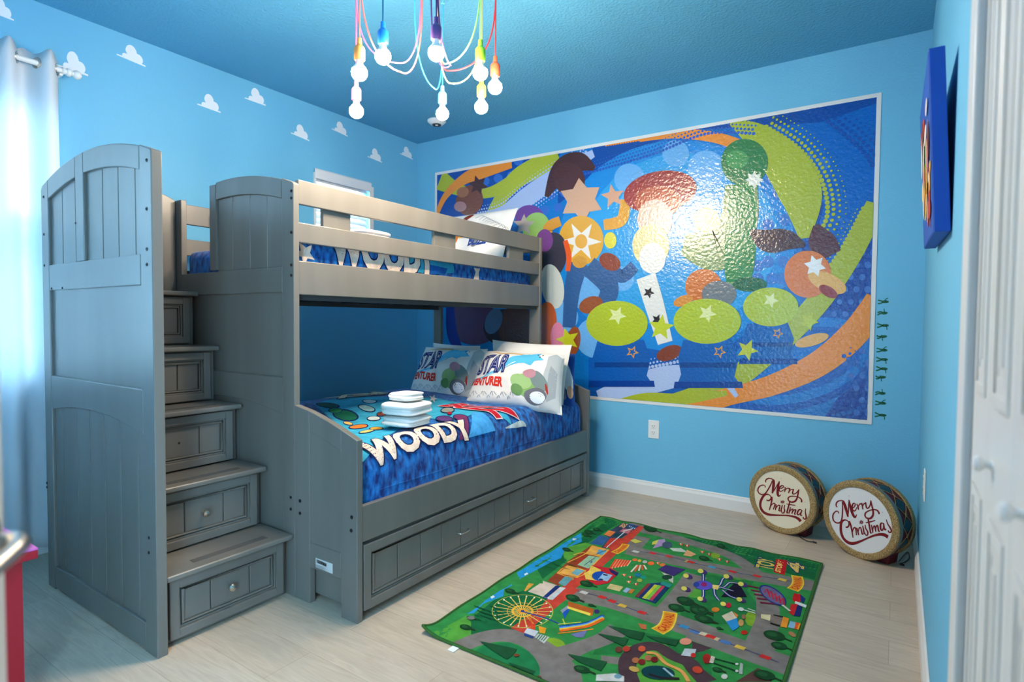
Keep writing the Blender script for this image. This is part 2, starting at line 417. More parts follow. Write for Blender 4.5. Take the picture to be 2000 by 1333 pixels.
# the room's entry door, standing half open beside the photographer
hinge = Vector((-0.082, -0.236)); dv = Vector((-0.831, 0.556)).normalized(); nv = Vector((dv.y, -dv.x))
if nv.x < 0: nv = -nv
def dpt(s_, n_, z): p = hinge+dv*s_+nv*n_; return (p.x, p.y, z)
def dbox(q, s0, s1, n0, n1, z0, z1):
    vs = [dpt(s, n, z) for z in (z0, z1) for (s, n) in ((s0, n0), (s1, n0), (s1, n1), (s0, n1))]
    q.add(vs, [(0, 3, 2, 1), (4, 5, 6, 7), (0, 1, 5, 4), (1, 2, 6, 5), (2, 3, 7, 6), (3, 0, 4, 7)])
Pe = at(8, 700, 2, 1.13)
q = MB(); dbox(q, 0.0, 0.752, -0.035, 0, 0.012, 2.03)
door = struct(q.build('door_1', M['door'], bevel=0.002))
q = MB(); hz = 0.962; s0 = 0.692
q.lathe([(0.032, 0), (0.032, 0.006), (0.026, 0.010), (0.012, 0.011)], dpt(s0, 0, hz), (nv.x, nv.y, 0), 24)
path = [dpt(s0, 0.006, hz), dpt(s0, 0.022, hz), dpt(s0-0.002, 0.029, hz), dpt(s0-0.010, 0.034, hz), dpt(s0-0.026, 0.036, hz), dpt(s0-0.06, 0.036, hz), dpt(s0-0.11, 0.036, hz)]
q.tube(path, [0.0085, 0.0085, 0.0095, 0.009, 0.0075, 0.007, 0.0065], 14)
q.build('door_handle', M['nickel'], door, smooth=True)

# windows
def window(name, y0, y1, z0, z1, sill):
    fr = MB(); xo = XL-T
    fr.box(xo+0.02, xo+0.06, y0, y0+0.035, z0, z1); fr.box(xo+0.02, xo+0.06, y1-0.035, y1, z0, z1)
    fr.box(xo+0.02, xo+0.06, y0+.035, y1-.035, z0, z0+0.035); fr.box(xo+0.02, xo+0.06, y0+.035, y1-.035, z1-0.035, z1)
    zm = (z0+z1)/2; fr.box(xo+0.02, xo+0.055, y0+.035, y1-.035, zm-0.018, zm+0.018)
    w = struct(fr.build(name, M['trim'], bevel=0.002))
    MB().box(xo+0.036, xo+0.040, y0+.036, y1-.036, z0+.036, z1-.036).build('window_pane', M['glass'], w)
    if sill: MB().box(XL-T+0.06, XL+0.02, y0-0.02, y1+0.02, z0-0.02, z0-0.0005).build('window_sill', M['trim'], w, bevel=0.003)
    return w
window('window_1', *W1, True); window('window_2', *W2, True)
def blind(y0, y1, z0, z1, label, tilt, xw, proud):
    t = thing('window_blind', (xw, (y0+y1)/2, z1), label, 'window blind', 'white slatted window blinds')
    MB().box(xw-0.045, xw+0.01, y0, y1, z1-0.045, z1).build('head_rail', M['blind'], t, bevel=0.002)
    MB().prism([(xw+0.012, z1-0.075), (xw+0.020, z1-0.070), (xw+0.020, z1-0.010), (xw+0.012, z1)], 1, y0-proud, y1+proud).build('valance', M['blind'], t, bevel=0.002)
    s = MB(); z = z1-0.07; c, sn = math.cos(tilt), math.sin(tilt)
    while z > z0+0.03:
        w = 0.024; th = 0.0015; xm = xw-0.018
        s.add([(xm-w*c, y0+.004, z+w*sn), (xm+w*c, y0+.004, z-w*sn), (xm+w*c, y1-.004, z-w*sn), (xm-w*c, y1-.004, z+w*sn),
               (xm-w*c, y0+.004, z+w*sn+th*2), (xm+w*c, y0+.004, z-w*sn+th*2), (xm+w*c, y1-.004, z-w*sn+th*2), (xm-w*c, y1-.004, z+w*sn+th*2)],
              [(0, 3, 2, 1), (4, 5, 6, 7), (0, 1, 5, 4), (1, 2, 6, 5), (2, 3, 7, 6), (3, 0, 4, 7)]); z -= 0.0425
    s.build('slats', M['blind'], t)
    for k in (0.2, 0.8):
        yy = y0+(y1-y0)*k; MB().tube([(xw+0.012, yy, z1-0.06), (xw+0.012, yy, z0+0.02)], 0.0012, 6).build('ladder_cord', M['blind'], t)
    MB().box(xw-0.042, xw+0.006, y0+.003, y1-.003, z0+0.006, z0+0.024).build('bottom_rail', M['blind'], t, bevel=0.002)
    return t
blind(W2[0]+.004, W2[1]-.035, W2[2], W2[3]+.03, 'small white slatted blind in the window above the upper bunk', math.radians(58), XL+0.004, 0.016)
blind(W1[0]+.004, W1[1]-.004, W1[2], W1[3]-.002, 'tall white slatted blind glowing behind the curtain', math.radians(12), XL-0.03, 0.0)
struct(MB().box(XL, XL+.014, W2[1]-.028, W2[1]+.012, W2[2], W2[3]).box(XL, XL+.014, W2[0]-.012, W2[0]+.004, W2[2], W2[3]).build('trim_3', M['trim'], bevel=.002))

# ------------------------------------------------------------------ curtains and rod
RX, RZ = XL+0.095, 2.345
rod = thing('curtain_rod', (RX, 0.5, RZ), 'white curtain rod with round finial over the tall window', 'curtain rod')
MB().tube([(RX, -0.35, RZ), (RX, 1.125, RZ)], 0.0125, 14).build('pole', M['plastic'], rod, smooth=True)
MB().lathe([(0.016, 0), (0.018, 0.006), (0.013, 0.012), (0.013, 0.016), (0.019, 0.022), (0.019, 0.034), (0.012, 0.040), (0.012, 0.046), (0.017, 0.050), (0.021, 0.059), (0.021, 0.067), (0.016, 0.076), (0.006, 0.082), (0, 0.083)], (RX, 1.12, RZ), (0, 1, 0), 20).build('finial', M['plastic'], rod, smooth=True)
for yy in (-0.2, 1.117):
    q = MB(); q.box(XL+0.001, XL+0.008, yy-0.018, yy+0.018, RZ-0.035, RZ+0.03); q.box(XL+0.008, RX+.004, yy-0.007, yy+0.007, RZ-0.026, RZ-0.014)
    q.build('bracket', M['plastic'], rod, bevel=0.002)
def curtain(y0, y1, yf, per, label):
    """grommet curtain; yf is the crest of a fold that swings into the room"""
    t = thing('curtain', (RX, (y0+y1)/2, RZ), label, 'curtain'); zt, zb = RZ+0.055, 0.055
    def fn(i, j):
        y = y0+(y1-y0)*i; z = zt+(zb-zt)*j; c = math.cos(2*PI*(y-yf)/per)
        a = 0.046*(1-0.3*j)
        x = RX+a*math.copysign(abs(c)**.8, c)+0.006*math.sin(25*y+7*j)*j
        yy = y+0.012*math.sin(5*y+4*j)*j+(y-yf)*0.05*j
        return (x, yy, z+0.012*math.cos(4*PI*(y-yf)/per)*(1-j))
    o = MB().grid(150, 44, fn).build('fabric', M['curtain'], t, smooth=True, angle=80)
    md = o.modifiers.new('thickness', 'SOLIDIFY'); md.thickness = 0.0012
    y = yf+per/4; k = 0
    while y > y0+.01:
        MB().lathe([(0.0165, -.003), (0.025, -.003), (0.027, 0), (0.025, .003), (0.0165, .003), (0.0165, -.003)], (RX, y, RZ), (0.5 if k % 2 == 0 else -0.5, 1, 0), 18).build('grommet', M['nickel'], t, smooth=True)
        y -= per/2; k += 1
curtain(0.30, 1.115, 1.062, 0.150, 'white sheer curtain hanging from the rod at the left edge of the photo')

# ------------------------------------------------------------------ decals, outlets, detector
def decal(name, pts, plane, label, cat, group, m, th=0.0012):
    """outline traced on a wall, cut from thin vinyl"""
    c = sum((Vector(p) for p in pts), Vector((0, 0)))/len(pts)
    if plane == 'left': q = MB().prism(pts, 0, XL+0.0002, XL+th); loc = (XL, c.x, c.y)
    else: q = MB().prism(pts, 1, YB-th, YB-0.0002); loc = (c.x, YB, c.y)
    return tag(q.build(name, m, loc=loc), label, cat, group)
def cloud_pts(y0, y1, z0, zt, zr):
    w = y1-y0; h = zt-(z0+zr)/2
    P = []
    lobes = [(0.30, 0.17, 0.12, 0.17, 200, 60), (0.50, 0.52, 0.20, 0.46, 178, 10), (0.74, 0.30, 0.17, 0.30, 78, -40)]
    P.append((0.0, 0.02)); P.append((0.0, 0.09)); P.append((0.15, 0.10))
    for cx, cy, rx, ry, a0, a1 in lobes:
        n = 12
        for k in range(n+1):
            a = math.radians(a0+(a1-a0)*k/n); P.append((cx+rx*math.cos(a), cy+ry*math.sin(a)))
    P += [(0.88, 0.10), (1.0, 0.08), (1.0, 0.0)]
    return [(y0+px*w, z0+(zr-z0)*px+py*h) for px, py in P]
clouds = [((-28, 20), (27, 41), (8, -2), 'white cloud decal cut off by the top left corner of the photo'),
          ((112, 130), (172, 149), (145, 101), 'white cloud decal just above the curtain rod finial'),
          ((228, 108), (284, 131), (262, 90), 'white cloud decal close to the ceiling, first to the right of the curtain rod'),
          ((385, 205), (431, 221), (413, 185), 'white cloud decal above the arched headboard of the upper bunk'),
          ((478, 193), (519, 207), (502, 173), 'white cloud decal near the ceiling above the front post of the bunk bed'),
          ((568, 261), (604, 276), (589, 244), 'white cloud decal just above the left end of the small window'),
          ((648, 253), (679, 267), (665, 238), 'white cloud decal near the ceiling, below the pink lamp socket'),
          ((718, 307), (746, 318), (733, 290), 'white cloud decal above the right end of the small window'),
          ((781, 301), (806, 312), (795, 287), 'white cloud decal nearest the room corner and mural')]
for a, c, t, lab in clouds:
    A, C_, T_ = at(*a, 0, XL), at(*c, 0, XL), at(*t, 0, XL)
    decal('cloud_decal', cloud_pts(A.y, C_.y, A.z, T_.z, C_.z), 'left', lab, 'wall decal', 'white cloud decals on the left wall', M['decal'])

def plate(c, nrm, label, horiz=False):
    """duplex wall outlet; nrm is the wall's inward direction"""
    c = Vector(c); n = Vector(nrm); e = Vector((0, 0, 1)).cross(n)
    t = thing('wall_outlet', c, label, 'electrical outlet', 'white wall outlets')
    def bx(q, a0, a1, z0, z1, d0, d1):
        vs = [c+e*a+n*d+Vector((0, 0, z)) for d in (d0, d1) for a, z in ((a0, z0), (a1, z0), (a1, z1), (a0, z1))]
        q.add(vs, [(0, 3, 2, 1), (4, 5, 6, 7), (0, 1, 5, 4), (1, 2, 6, 5), (2, 3, 7, 6), (3, 0, 4, 7)]); return q
    bx(MB(), -0.037, 0.037, -0.060, 0.060, 0.0005, 0.006).build('cover_plate', M['plastic'], t, bevel=0.0025)
    for zc in (-0.021, 0.021):
        r = bx(MB(), -0.017, 0.017, zc-0.0155, zc+0.0155, 0.006, 0.0085).build('receptacle', M['plastic'], t, bevel=0.003)
        q = MB()
        for a in (-0.0065, 0.0065): bx(q, a-0.0013, a+0.0013, zc-0.003, zc+0.007, 0.0085, 0.0089)
        bx(q, -0.0025, 0.0025, zc-0.011, zc-0.007, 0.0085, 0.0089); q.build('slot', M['socket_dark'], r)
p = at(1277, 839, 1, YB); plate((p.x, YB, p.z), (0, -1, 0), 'white wall outlet under the mural on the far wall')
p = at(1808, 948, 0, XR); plate((XR, p.y, p.z), (-1, 0, 0), 'white wall plate low on the right wall near the drums')
p = at(853, 235, 2, H)
sm = thing('smoke_detector', (p.x, p.y, H), 'round white smoke detector on the ceiling near the corner', 'smoke detector')
MB().lathe([(0.066, 0), (0.070, -0.004), (0.070, -0.012), (0.062, -0.020), (0.050, -0.030), (0.045, -0.034), (0, -0.036)], (p.x, p.y, H), (0, 0, 1), 32).build('housing', M['plastic'], sm, smooth=True)
MB().lathe([(0.034, -0.034), (0.034, -0.038), (0.026, -0.039), (0.026, -0.0355)], (p.x, p.y, H), (0, 0, 1), 28).build('vent_ring', M['socket_dark'], sm, smooth=True)
MB().lathe([(0.010, -0.035), (0.010, -0.040), (0, -0.041)], (p.x, p.y, H), (0, 0, 1), 16).build('test_button', M['plastic'], sm, smooth=True)

# ------------------------------------------------------------------ bunk bed
BX0, BX1, BXL = -3.03, -2.06, -1.68      # back, front of the upper bunk, front of the lower bunk
Y0, Y1 = 1.462, 3.435                    # near and far outer faces
XC = -2.53
WD = M['wood']
zt = lambda x: 1.792-0.068*((x-XC)/0.45)**2
zb = lambda x: 1.712-0.055*((x-XC)/0.40)**2
bed = thing('bunk_bed', ((BX0+BX1)/2, (Y0+Y1)/2, 0), 'grey wooden bunk bed with a drawer staircase at its near end', 'bunk bed')
def arc(f, a, b, n=14): return [(a+(b-a)*k/n, f(a+(b-a)*k/n)) for k in range(n+1)]
def arched_end(name, ya, yb, gap, near, planks_low=True, mull=True, pw=0.09):
    """framed end panel: posts, arched top rail, two cross rails, bottom rail, grooved boards set back.
       gap=(x0,x1): the top is left open there (entry from the stairs)"""
    d = 0.0105; q = MB(); ins = (ya+d, yb-d)
    fx0, fx1 = BX0, BX1; ix0, ix1 = fx0+0.075, fx1-pw+0.012
    ux0 = gap[1] if gap else fx0
    # posts
    q.prism([(fx1-pw+.012, 0), (fx1, 0), (fx1, zt(fx1)-0.004), (fx1-.012, zt(fx1-.012)), (fx1-pw+.012, zt(fx1-pw))], 1, ya, yb)
    if gap: q.box(fx0, ix0, ya, yb, 0, 1.745)
    else: q.prism([(fx0, 0), (ix0, 0), (ix0, zt(ix0)), (fx0+.012, zt(fx0)+.004), (fx0, zt(fx0)-0.012)], 1, ya, yb)
    post = q.build('end_post', WD, bed, bevel=0.003)
    q = MB(); tx0 = ux0 if gap else ix0
    if gap:
        q.box(gap[1], gap[1]+0.055, ya, yb, 1.385, zt(gap[1])-0.002); a0 = gap[1]+0.0555
    else: a0 = ix0+.0005
    segs = [(a0, ix1-.0005)] if (gap or not mull) else [(a0, -2.676), (-2.599, ix1-.0005)]
    for a, c in segs: q.prism(arc(zb, a, c)+arc(zt, c, a), 1, ya, yb)
    if not gap and mull: q.prism([(-2.675, 1.378), (-2.60, 1.378), (-2.60, zt(-2.60)), (-2.675, zt(-2.675))], 1, ya, yb)
    q.build('arched_top_rail', WD, bed, bevel=0.003)
    MB().box(ix0+.0005, ix1-.0005, ya, yb, 1.272, 1.377).build('cross_rail', WD, bed, bevel=0.003)
    zm = lambda x: 0.803-0.04*((x+2.58)/0.42)**2
    MB().prism(arc(zm, ix0+.0005, ix1-.0005)+[(ix1-.0005, 0.915), (ix0+.0005, 0.915)], 1, ya, yb).build('middle_rail', WD, bed, bevel=0.003)
    MB().box(ix0+.0005, ix1-.0005, ya, yb, 0.008, 0.100).build('bottom_rail', WD, bed, bevel=0.003)
    # boards
    def boards(xs, z0, ztop):
        q = MB()
        for a, c in zip(xs[:-1], xs[1:]):
            q.prism([(a+.0025, z0), (c-.0025, z0), (c-.0025, ztop(c)), (a+.0025, ztop(a))], 1, *ins)
        q.box(xs[0]-.003, xs[-1]+.003, (ins[0]+ins[1])/2-.002, (ins[0]+ins[1])/2+.002, z0, min(ztop(xs[0]), ztop(xs[-1])))
        return q.build('infill_board', WD, bed, bevel=0.0012, seg=1)
    top = lambda x: zb(x)+0.03
    if gap: boards([gap[1]+.055, -2.518, -2.381, -2.253, ix1], 1.377, top)
    else: boards([ix0, -2.833, -2.704, -2.675], 1.377, top) and boards([-2.60, -2.457, -2.328, -2.198, ix1], 1.377, top)
    MB().box(ix0, ix1, *ins, 0.90, 1.285).build('flat_panel', WD, bed)
    if planks_low: boards([ix0, -2.867, -2.728, -2.604, -2.476, -2.344, -2.206, ix1], 0.095, lambda x: zm(x)+.03)
    else: MB().box(ix0, ix1, *ins, 0.095, 0.80).build('flat_panel', WD, bed)
    return post
def screws(pts, ax, v, s, parent, r=0.0065):
    for px, py in pts:
        c = at(px, py, ax, v); n = [0, 0, 0]; n[ax] = s
        MB().lathe([(r, 0), (r, 0.0016), (r*.6, 0.0022), (r*.55, 0.0006), (0, 0.0006)], c, n, 12).build('screw', M['screw'], parent, smooth=True)
TW0, TW1 = 0.925, 0.960
pt = arched_end('tower', TW0, TW1, None, True, pw=0.095)
screws([(286.5, 313), (286.5, 408), (287, 487), (287, 517), (85, 385), (86, 458), (87, 519), (92, 944), (92, 952), (291, 1051), (291, 1080)], 1, TW0, -1, pt, 0.006)
screws([(101, 564), (122, 563), (148, 436)], 1, TW0, -1, pt, 0.005)
pn = arched_end('near_end', Y0, Y0+0.028, (BX0+0.075, -2.695), True, planks_low=False)
screws([(569, 373), (569, 387), (569, 454), (569, 518), (569, 538), (568, 972), (568, 995)], 1, Y0, -1, pn, 0.0065)
q = MB(); q.box(BX0, BX0+.075, Y1-.028, Y1, 0, 1.735); q.box(BX1-.085, BX1, Y1-.028, Y1, 0, 1.735)
q.build('end_post', WD, bed, bevel=0.003)
for z0, z1 in ((1.635, 1.735), (1.478, 1.560), (1.262, 1.402), (.306, .447)):
    MB().box(BX0+.0755, BX1-.0855, Y1-.026, Y1-.004, z0, z1).build('end_rail', WD, bed, bevel=0.003)

# lower end panels that widen the bed at the bottom
def low_end(ya, yb, near):
    f = lambda x: 0.806-0.102*((x-BX1)/(BXL-BX1))**1.35
    q = MB(); q.prism([(BX1+.001, 0), (-1.965, 0), (-1.965, f(-1.965)), (BX1+.001, f(BX1))], 1, ya, yb)
    q.prism([(-1.772, 0), (BXL, 0), (BXL, f(BXL)), (-1.772, f(-1.772))], 1, ya, yb)
    g = lambda x: 0.704-0.058*((x+1.96)/0.19)**1.5 if x > -1.96 else 0.704
    q.prism(arc(g, -1.9648, -1.7722, 6)+arc(f, -1.7722, -1.9648, 6), 1, ya, yb)
    q.prism([(-1.9648, 0.150), (-1.7722, 0.150), (-1.7722, 0.253), (-1.9648, 0.253)], 1, ya, yb)
    o = q.build('footboard', WD, bed, bevel=0.003)
    MB().prism([(-1.966, .25), (-1.771, .25)]+arc(lambda x: g(x)+.012, -1.771, -1.966, 6), 1, ya+.004, yb-.004).build('footboard_panel', WD, bed)
    return o
pl = low_end(Y0, Y0+0.028, True); low_end(Y1-0.028, Y1, False)
screws([(586, 979), (586, 1003), (687, 1011), (686, 1037)], 1, Y0, -1, pl, 0.0075)
# maker's sticker with a bar code block and small print
pr = Print(lambda u, v, h: (u, Y0-h, v), step=0.0002, h0=0.0004)
sx, sw = -1.925, 0.104; zf = lambda u: 0
def skew(u, v): return (u, v)
pr.poly([(sx, .160), (sx+sw, .160), (sx+sw, .200), (sx, .200)], (205, 206, 204)).layer()
rx = random.Random(3); x = sx+.006
while x < sx+.070:
    w = rx.choice((.0012, .002, .003)); pr.poly([(x, .181), (x+w, .181), (x+w, .195), (x, .195)], (38, 38, 40)); x += w+rx.choice((.001, .0018))
for k in range(4): pr.poly([(sx+.006, .174-.0035*k), (sx+.05+rx.random()*.045, .174-.0035*k), (sx+.05, .1755-.0035*k), (sx+.006, .1755-.0035*k)], (110, 110, 112))
tag(pr.build('sticker', M['cloth_print'], bed), 'white paper sticker with a bar pattern')

# rails of the upper bunk, front and back
for (xa, xb) in ((BX1-0.028, BX1-.006), (BX0+0.004, BX0+0.026)):
    back = xa < -2.5
    MB().box(xa, xb, Y0+.0285, Y1-.0285, 1.635, 1.735).build('guard_rail', WD, bed, bevel=0.003)
    MB().box(xa, xb, Y0+.0285, Y1-.0285, 1.478, 1.560).build('guard_rail', WD, bed, bevel=0.003)
    MB().box(xa, xb, Y0+.0285, Y1-.0285, 1.262, 1.402).build('side_rail', WD, bed, bevel=0.003)
    for ya, yb in ((1.632, 1.782), (2.352, 2.532), (3.068, 3.235)):
        w = (xa-0.022, xa-.0005) if not back else (xb+.0005, xb+0.022)
        MB().box(w[0], w[1], ya, yb, 1.49, 1.70).build('rail_spacer', WD, bed, bevel=0.002)
screws([(361, 427), (361, 487)], 0, BX0+.026, 1, bed, 0.007)
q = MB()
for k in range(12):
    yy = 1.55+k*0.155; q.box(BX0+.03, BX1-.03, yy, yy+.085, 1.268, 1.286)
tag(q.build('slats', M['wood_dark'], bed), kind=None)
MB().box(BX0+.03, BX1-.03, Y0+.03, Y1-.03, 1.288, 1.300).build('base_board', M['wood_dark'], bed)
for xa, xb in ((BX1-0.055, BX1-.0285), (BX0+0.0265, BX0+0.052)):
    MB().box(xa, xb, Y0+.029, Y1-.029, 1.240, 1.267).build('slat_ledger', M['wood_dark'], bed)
# rails of the lower bunk
MB().box(BXL-0.026, BXL-.003, Y0+.0285, Y1-.0285, 0.306, 0.447).build('side_rail', WD, bed, bevel=0.003)
MB().box(BX0+0.004, BX0+0.026, Y0+.0285, Y1-.0285, 0.306, 0.447).build('side_rail', WD, bed, bevel=0.003)
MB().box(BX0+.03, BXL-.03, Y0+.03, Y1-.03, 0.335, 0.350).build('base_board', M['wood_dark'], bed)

def moulded_front(x, y0, y1, z0, z1, nb, fr, th=0.024, inner=True):
    """drawer front facing +x: frame, stepped moulding, grooved boards"""
    q = MB()
    q.box(x-th, x, y0, y0+fr, z0, z1); q.box(x-th, x, y1-fr, y1, z0, z1)
    q.box(x-th, x, y0+fr, y1-fr, z0, z0+fr); q.box(x-th, x, y0+fr, y1-fr, z1-fr, z1)
    o = q.build('drawer', WD, bed, bevel=0.003)
    a, c, e, f = y0+fr, y1-fr, z0+fr, z1-fr; m1 = 0.008
    q = MB(); xx = x-0.009
    q.box(x-th+.001, xx, a, a+m1, e, f); q.box(x-th+.001, xx, c-m1, c, e, f); q.box(x-th+.001, xx, a+m1, c-m1, e, e+m1); q.box(x-th+.001, xx, a+m1, c-m1, f-m1, f)
    a += m1+.004; c -= m1+.004; e += m1+.004; f -= m1+.004
    for b0, b1, b2, b3 in ((a, a+.006, e, f), (c-.006, c, e, f), (a+.006, c-.006, e, e+.006), (a+.006, c-.006, f-.006, f)): q.box(x-th+.001, x-.006, b0, b1, b2, b3)
    q.build('moulding', WD, o, bevel=0.0025)
    a += .0065; c -= .0065; e += .0065; f -= .0065; q = MB()
    ys = nb if isinstance(nb, (list, tuple)) else [a+(c-a)*k/nb for k in range(nb+1)]
    ys = [a]+[k for k in ys if a+.01 < k < c-.01]+[c]
    for g, h in zip(ys[:-1], ys[1:]): q.box(x-th+.002, x-0.015, g+.0022, h-.0022, e, f)
    q.box(x-th-.003, x-th+.001, a-.014, c+.014, e-.014, f+.014)
    q.build('front_board', WD, o, bevel=0.0012, seg=1)
    return o
# long trundle drawer under the lower bunk
dr = moulded_front(BXL-.001, Y0+.036, Y1-.036, 0.035, 0.292, 13, 0.036)
q = MB(); q.box(BX0+.06, BXL-.020, Y0+.036, Y0+.050, 0.03, 0.25); q.box(BX0+.06, BXL-.020, Y1-.050, Y1-.036, 0.03, 0.25); q.box(BX0+.06, BXL-.02, Y0+.05, Y1-.05, 0.03, 0.045)
q.build('drawer_box', WD, dr)
for hy in (2.105, 2.70):
    pts = [(BXL-.017, hy-.037, .165), (BXL+.006, hy-.036, .165), (BXL+.012, hy-.028, .165), (BXL+.013, hy, .165), (BXL+.012, hy+.028, .165), (BXL+.006, hy+.036, .165), (BXL-.017, hy+.037, .165)]
    tag(MB().tube([tuple(v) for v in smooth_line(pts, 4)], 0.0042, 8).build('handle', M['nickel'], dr, smooth=True), 'nickel bar handle')

# staircase: five boxes with drawers, treads, side guard
SY0, SY1 = TW1+.001, Y0-.001
fronts = [-2.067, -2.251, -2.434, -2.614, -2.794]; tops = [0.265, 0.523, 0.779, 1.033, 1.287]
q = MB()
for k, (xf, z) in enumerate(zip(fronts, tops)):
    q.box(BX0+.03, xf-.056, SY0, SY1, 0 if k == 0 else tops[k-1], z-.022)
q.build('stair_carcass', WD, bed, bevel=0.002)
for k, (xf, z) in enumerate(zip(fronts, tops)):
    xb = fronts[k+1]-.0565 if k < 4 else BX0+.03
    t = MB().box(xb, xf, SY0, SY1, z-.0215, z).build('stair_tread', WD, bed, bevel=0.007, seg=3)
    if k < 4:
        tag(MB().box(xf-.085, xf-.052, SY0+.12, SY1-.085, z+.0002, z+.0012).build('grip_strip', M['strip'], t), 'dark non-slip strip')
    z0 = (tops[k-1]+.008) if k else 0.022
    d = moulded_front(xf-.028, SY0+.022, SY1-.028, z0, z-.030, [1.135, 1.290], 0.032)
    kn = MB(); r = 1.0 if k < 2 else 0.25
    ky = 1.206; kz = (z0+z-.030)/2-(0.0 if k else -0.004)
    if k < 2:
        kn.lathe([(0.008, 0), (0.006, 0.004), (0.005, 0.012), (0.010, 0.017), (0.0145, 0.022), (0.0150, 0.027), (0.012, 0.032), (0.005, 0.035), (0, 0.0355)], (xf-.043, ky, kz), (1, 0, 0), 20)
        tag(kn.build('knob', M['nickel'], d, smooth=True), 'round nickel knob')
    else:
        kn.lathe([(0.004, 0), (0.004, 0.002), (0, 0.003)], (xf-.043, ky, kz), (1, 0, 0), 10)
        kn.build('screw', M['screw'], d, smooth=True)
# far side guard of the stairs
q = MB(); xg = BX0+.003
q.prism([(SY0, 1.288), (SY1, 1.288), (SY1, 1.745), (SY1-.05, 1.766), (SY1-.2, 1.768), (SY0+.14, 1.73), (SY0, 1.67)], 0, xg, xg+.02)
q.build('stair_side_guard', WD, bed, bevel=0.003)
MB().box(xg-.0, xg+.03, SY0, SY1, 0, 1.26).build('stair_back_panel', WD, bed)

# ------------------------------------------------------------------ comforters
def comforter(name, x0, x1, y0, y1, zlow, zh, label, rnd, wob, seed):
    """soft slab; returns object and a surface map f(s, y, h): s runs up the front face, then back over the top"""
    rr = rnd; L1 = (zh-rr)-zlow; La = rr*PI/2; Ltop = (x1-x0)-2*rr
    rg = random.Random(seed); ph = [rg.random()*6 for _ in range(8)]
    def raw(s, y):
        e = 1.0
        if s < L1: p = (x1, zlow+s); n = (1, 0)
        elif s < L1+La: a = (s-L1)/rr; p = (x1-rr+rr*math.cos(a), zh-rr+rr*math.sin(a)); n = (math.cos(a), math.sin(a))
        elif s < L1+La+Ltop: p = (x1-rr-(s-L1-La), zh); n = (0, 1)
        elif s < L1+2*La+Ltop: a = PI/2+(s-L1-La-Ltop)/rr; p = (x0+rr+rr*math.cos(a), zh-rr+rr*math.sin(a)); n = (math.cos(a), math.sin(a))
        else: p = (x0, zh-rr-(s-L1-2*La-Ltop)); n = (-1, 0)
        return p, n
    def f(s, y, h=0.0):
        p, n = raw(s, y)
        w = wob*(math.sin(7.3*y+ph[0]+3*s)*0.5+math.sin(15*y+ph[1]-6*s)*0.28+math.sin(27*y+9*s+ph[2])*0.13+math.sin(5*s+ph[3]))
        if s < L1+0.02: w += wob*0.5*math.sin(38*y+ph[4])*max(0, 1-s/(L1+.02))
        ed = min(y-y0, y1-y); fall = 0
        if ed < 0.07: fall = -0.05*(1-math.sqrt(max(0, 1-((0.07-ed)/0.07)**2)))
        tot = w*min(1, ed/0.05)+fall+h
        cr = 0.02*math.sin(PI*(y-y0)/(y1-y0))*max(0, n[1])
        return (p[0]+n[0]*tot, y, p[1]+n[1]*(tot+cr))
    tot_s = 2*L1+2*La+Ltop
    q = MB(); ns, ny = 110, 120
    q.grid(ns, ny, lambda i, j: f(i*tot_s, y0+(y1-y0)*j))
    # close the two ends
    for yy, r_ in ((0, False), (ny, True)):
        q.f.append([i*(ny+1)+yy for i in range(ns+1)][::(-1 if r_ else 1)]); q.m.append(0)
    q.f.append([0*(ny+1)+j for j in range(ny+1)]+[ns*(ny+1)+j for j in range(ny, -1, -1)]); q.m.append(0)
    o = q.build(name, M['plush'], smooth=True, angle=60, loc=((x0+x1)/2, (y0+y1)/2, zlow))
    tag(o, label, 'comforter', 'blue plush comforters on the two bunks')
    return o, f, L1, La
LX1 = -1.712
low, fl, lL1, lLa = comforter('comforter', -3.0, LX1, Y0+.034, Y1-.034, 0.352, 0.650, 'blue plush comforter printed with big lettering on the lower bunk', 0.09, 0.007, 1)
def top_s(x): return lL1+lLa+((LX1-0.09)-x)          # world x on the top of the lower comforter -> s
def PX(px, py, z=0.66):
    p = at(px, py, 2, z)
    if p.x > LX1-0.09:
        p = at(px, py, 0, LX1); return (min(lL1+0.03, p.z-0.352), p.y)
    return (top_s(p.x), p.y)
pr = Print(lambda u, v, h: fl(u, v, h), step=0.00018, h0=0.0026, maxe=0.014)
# soft field of turquoise, green and orange shapes under the lettering
CY_, GR_, OR_, WH_, DK_, RD_ = (60, 176, 214), (22, 112, 84), (226, 132, 52), (206, 222, 224), (14, 38, 96), (178, 26, 48)
pr.poly([PX(*p) for p in ((612, 795), (660, 784), (740, 780), (850, 780), (900, 788), (930, 800), (1000, 815), (930, 812), (900, 822), (820, 818), (770, 845), (700, 868), (670, 835))], CY_).layer()
for (cx, cy, rx, ry, c, ro) in ((675, 813, 26, 9, GR_, 5), (640, 798, 24, 5, (18, 84, 72), 5), (655, 806, 14, 4, (40, 140, 84), 0), (716, 803, 18, 5, (150, 196, 200), 10), (722, 792, 15, 4, WH_, 0),
                          (700, 832, 20, 5, OR_, -8), (735, 836, 14, 4, (232, 170, 60), 0), (680, 826, 10, 3, (240, 196, 110), 10), (730, 818, 14, 4, WH_, 0), (716, 843, 16, 3, (206, 200, 120), -10), (745, 812, 10, 3, (120, 60, 40), 0),
                          (874, 806, 14, 5, (150, 160, 150), 0), (886, 796, 10, 4, (96, 120, 90), 0), (900, 820, 16, 5, (120, 50, 100), 8), (878, 812, 5, 3, RD_, 0), (868, 822, 18, 6, (90, 60, 120), 4)):
    pr.poly([PX(a, b_) for a, b_ in ell(cx, cy, rx, ry, 18, ro)], DK_).layer(); pr.poly([PX(a, b_) for a, b_ in ell(cx, cy, rx*.86, ry*.8, 18, ro)], c).layer()
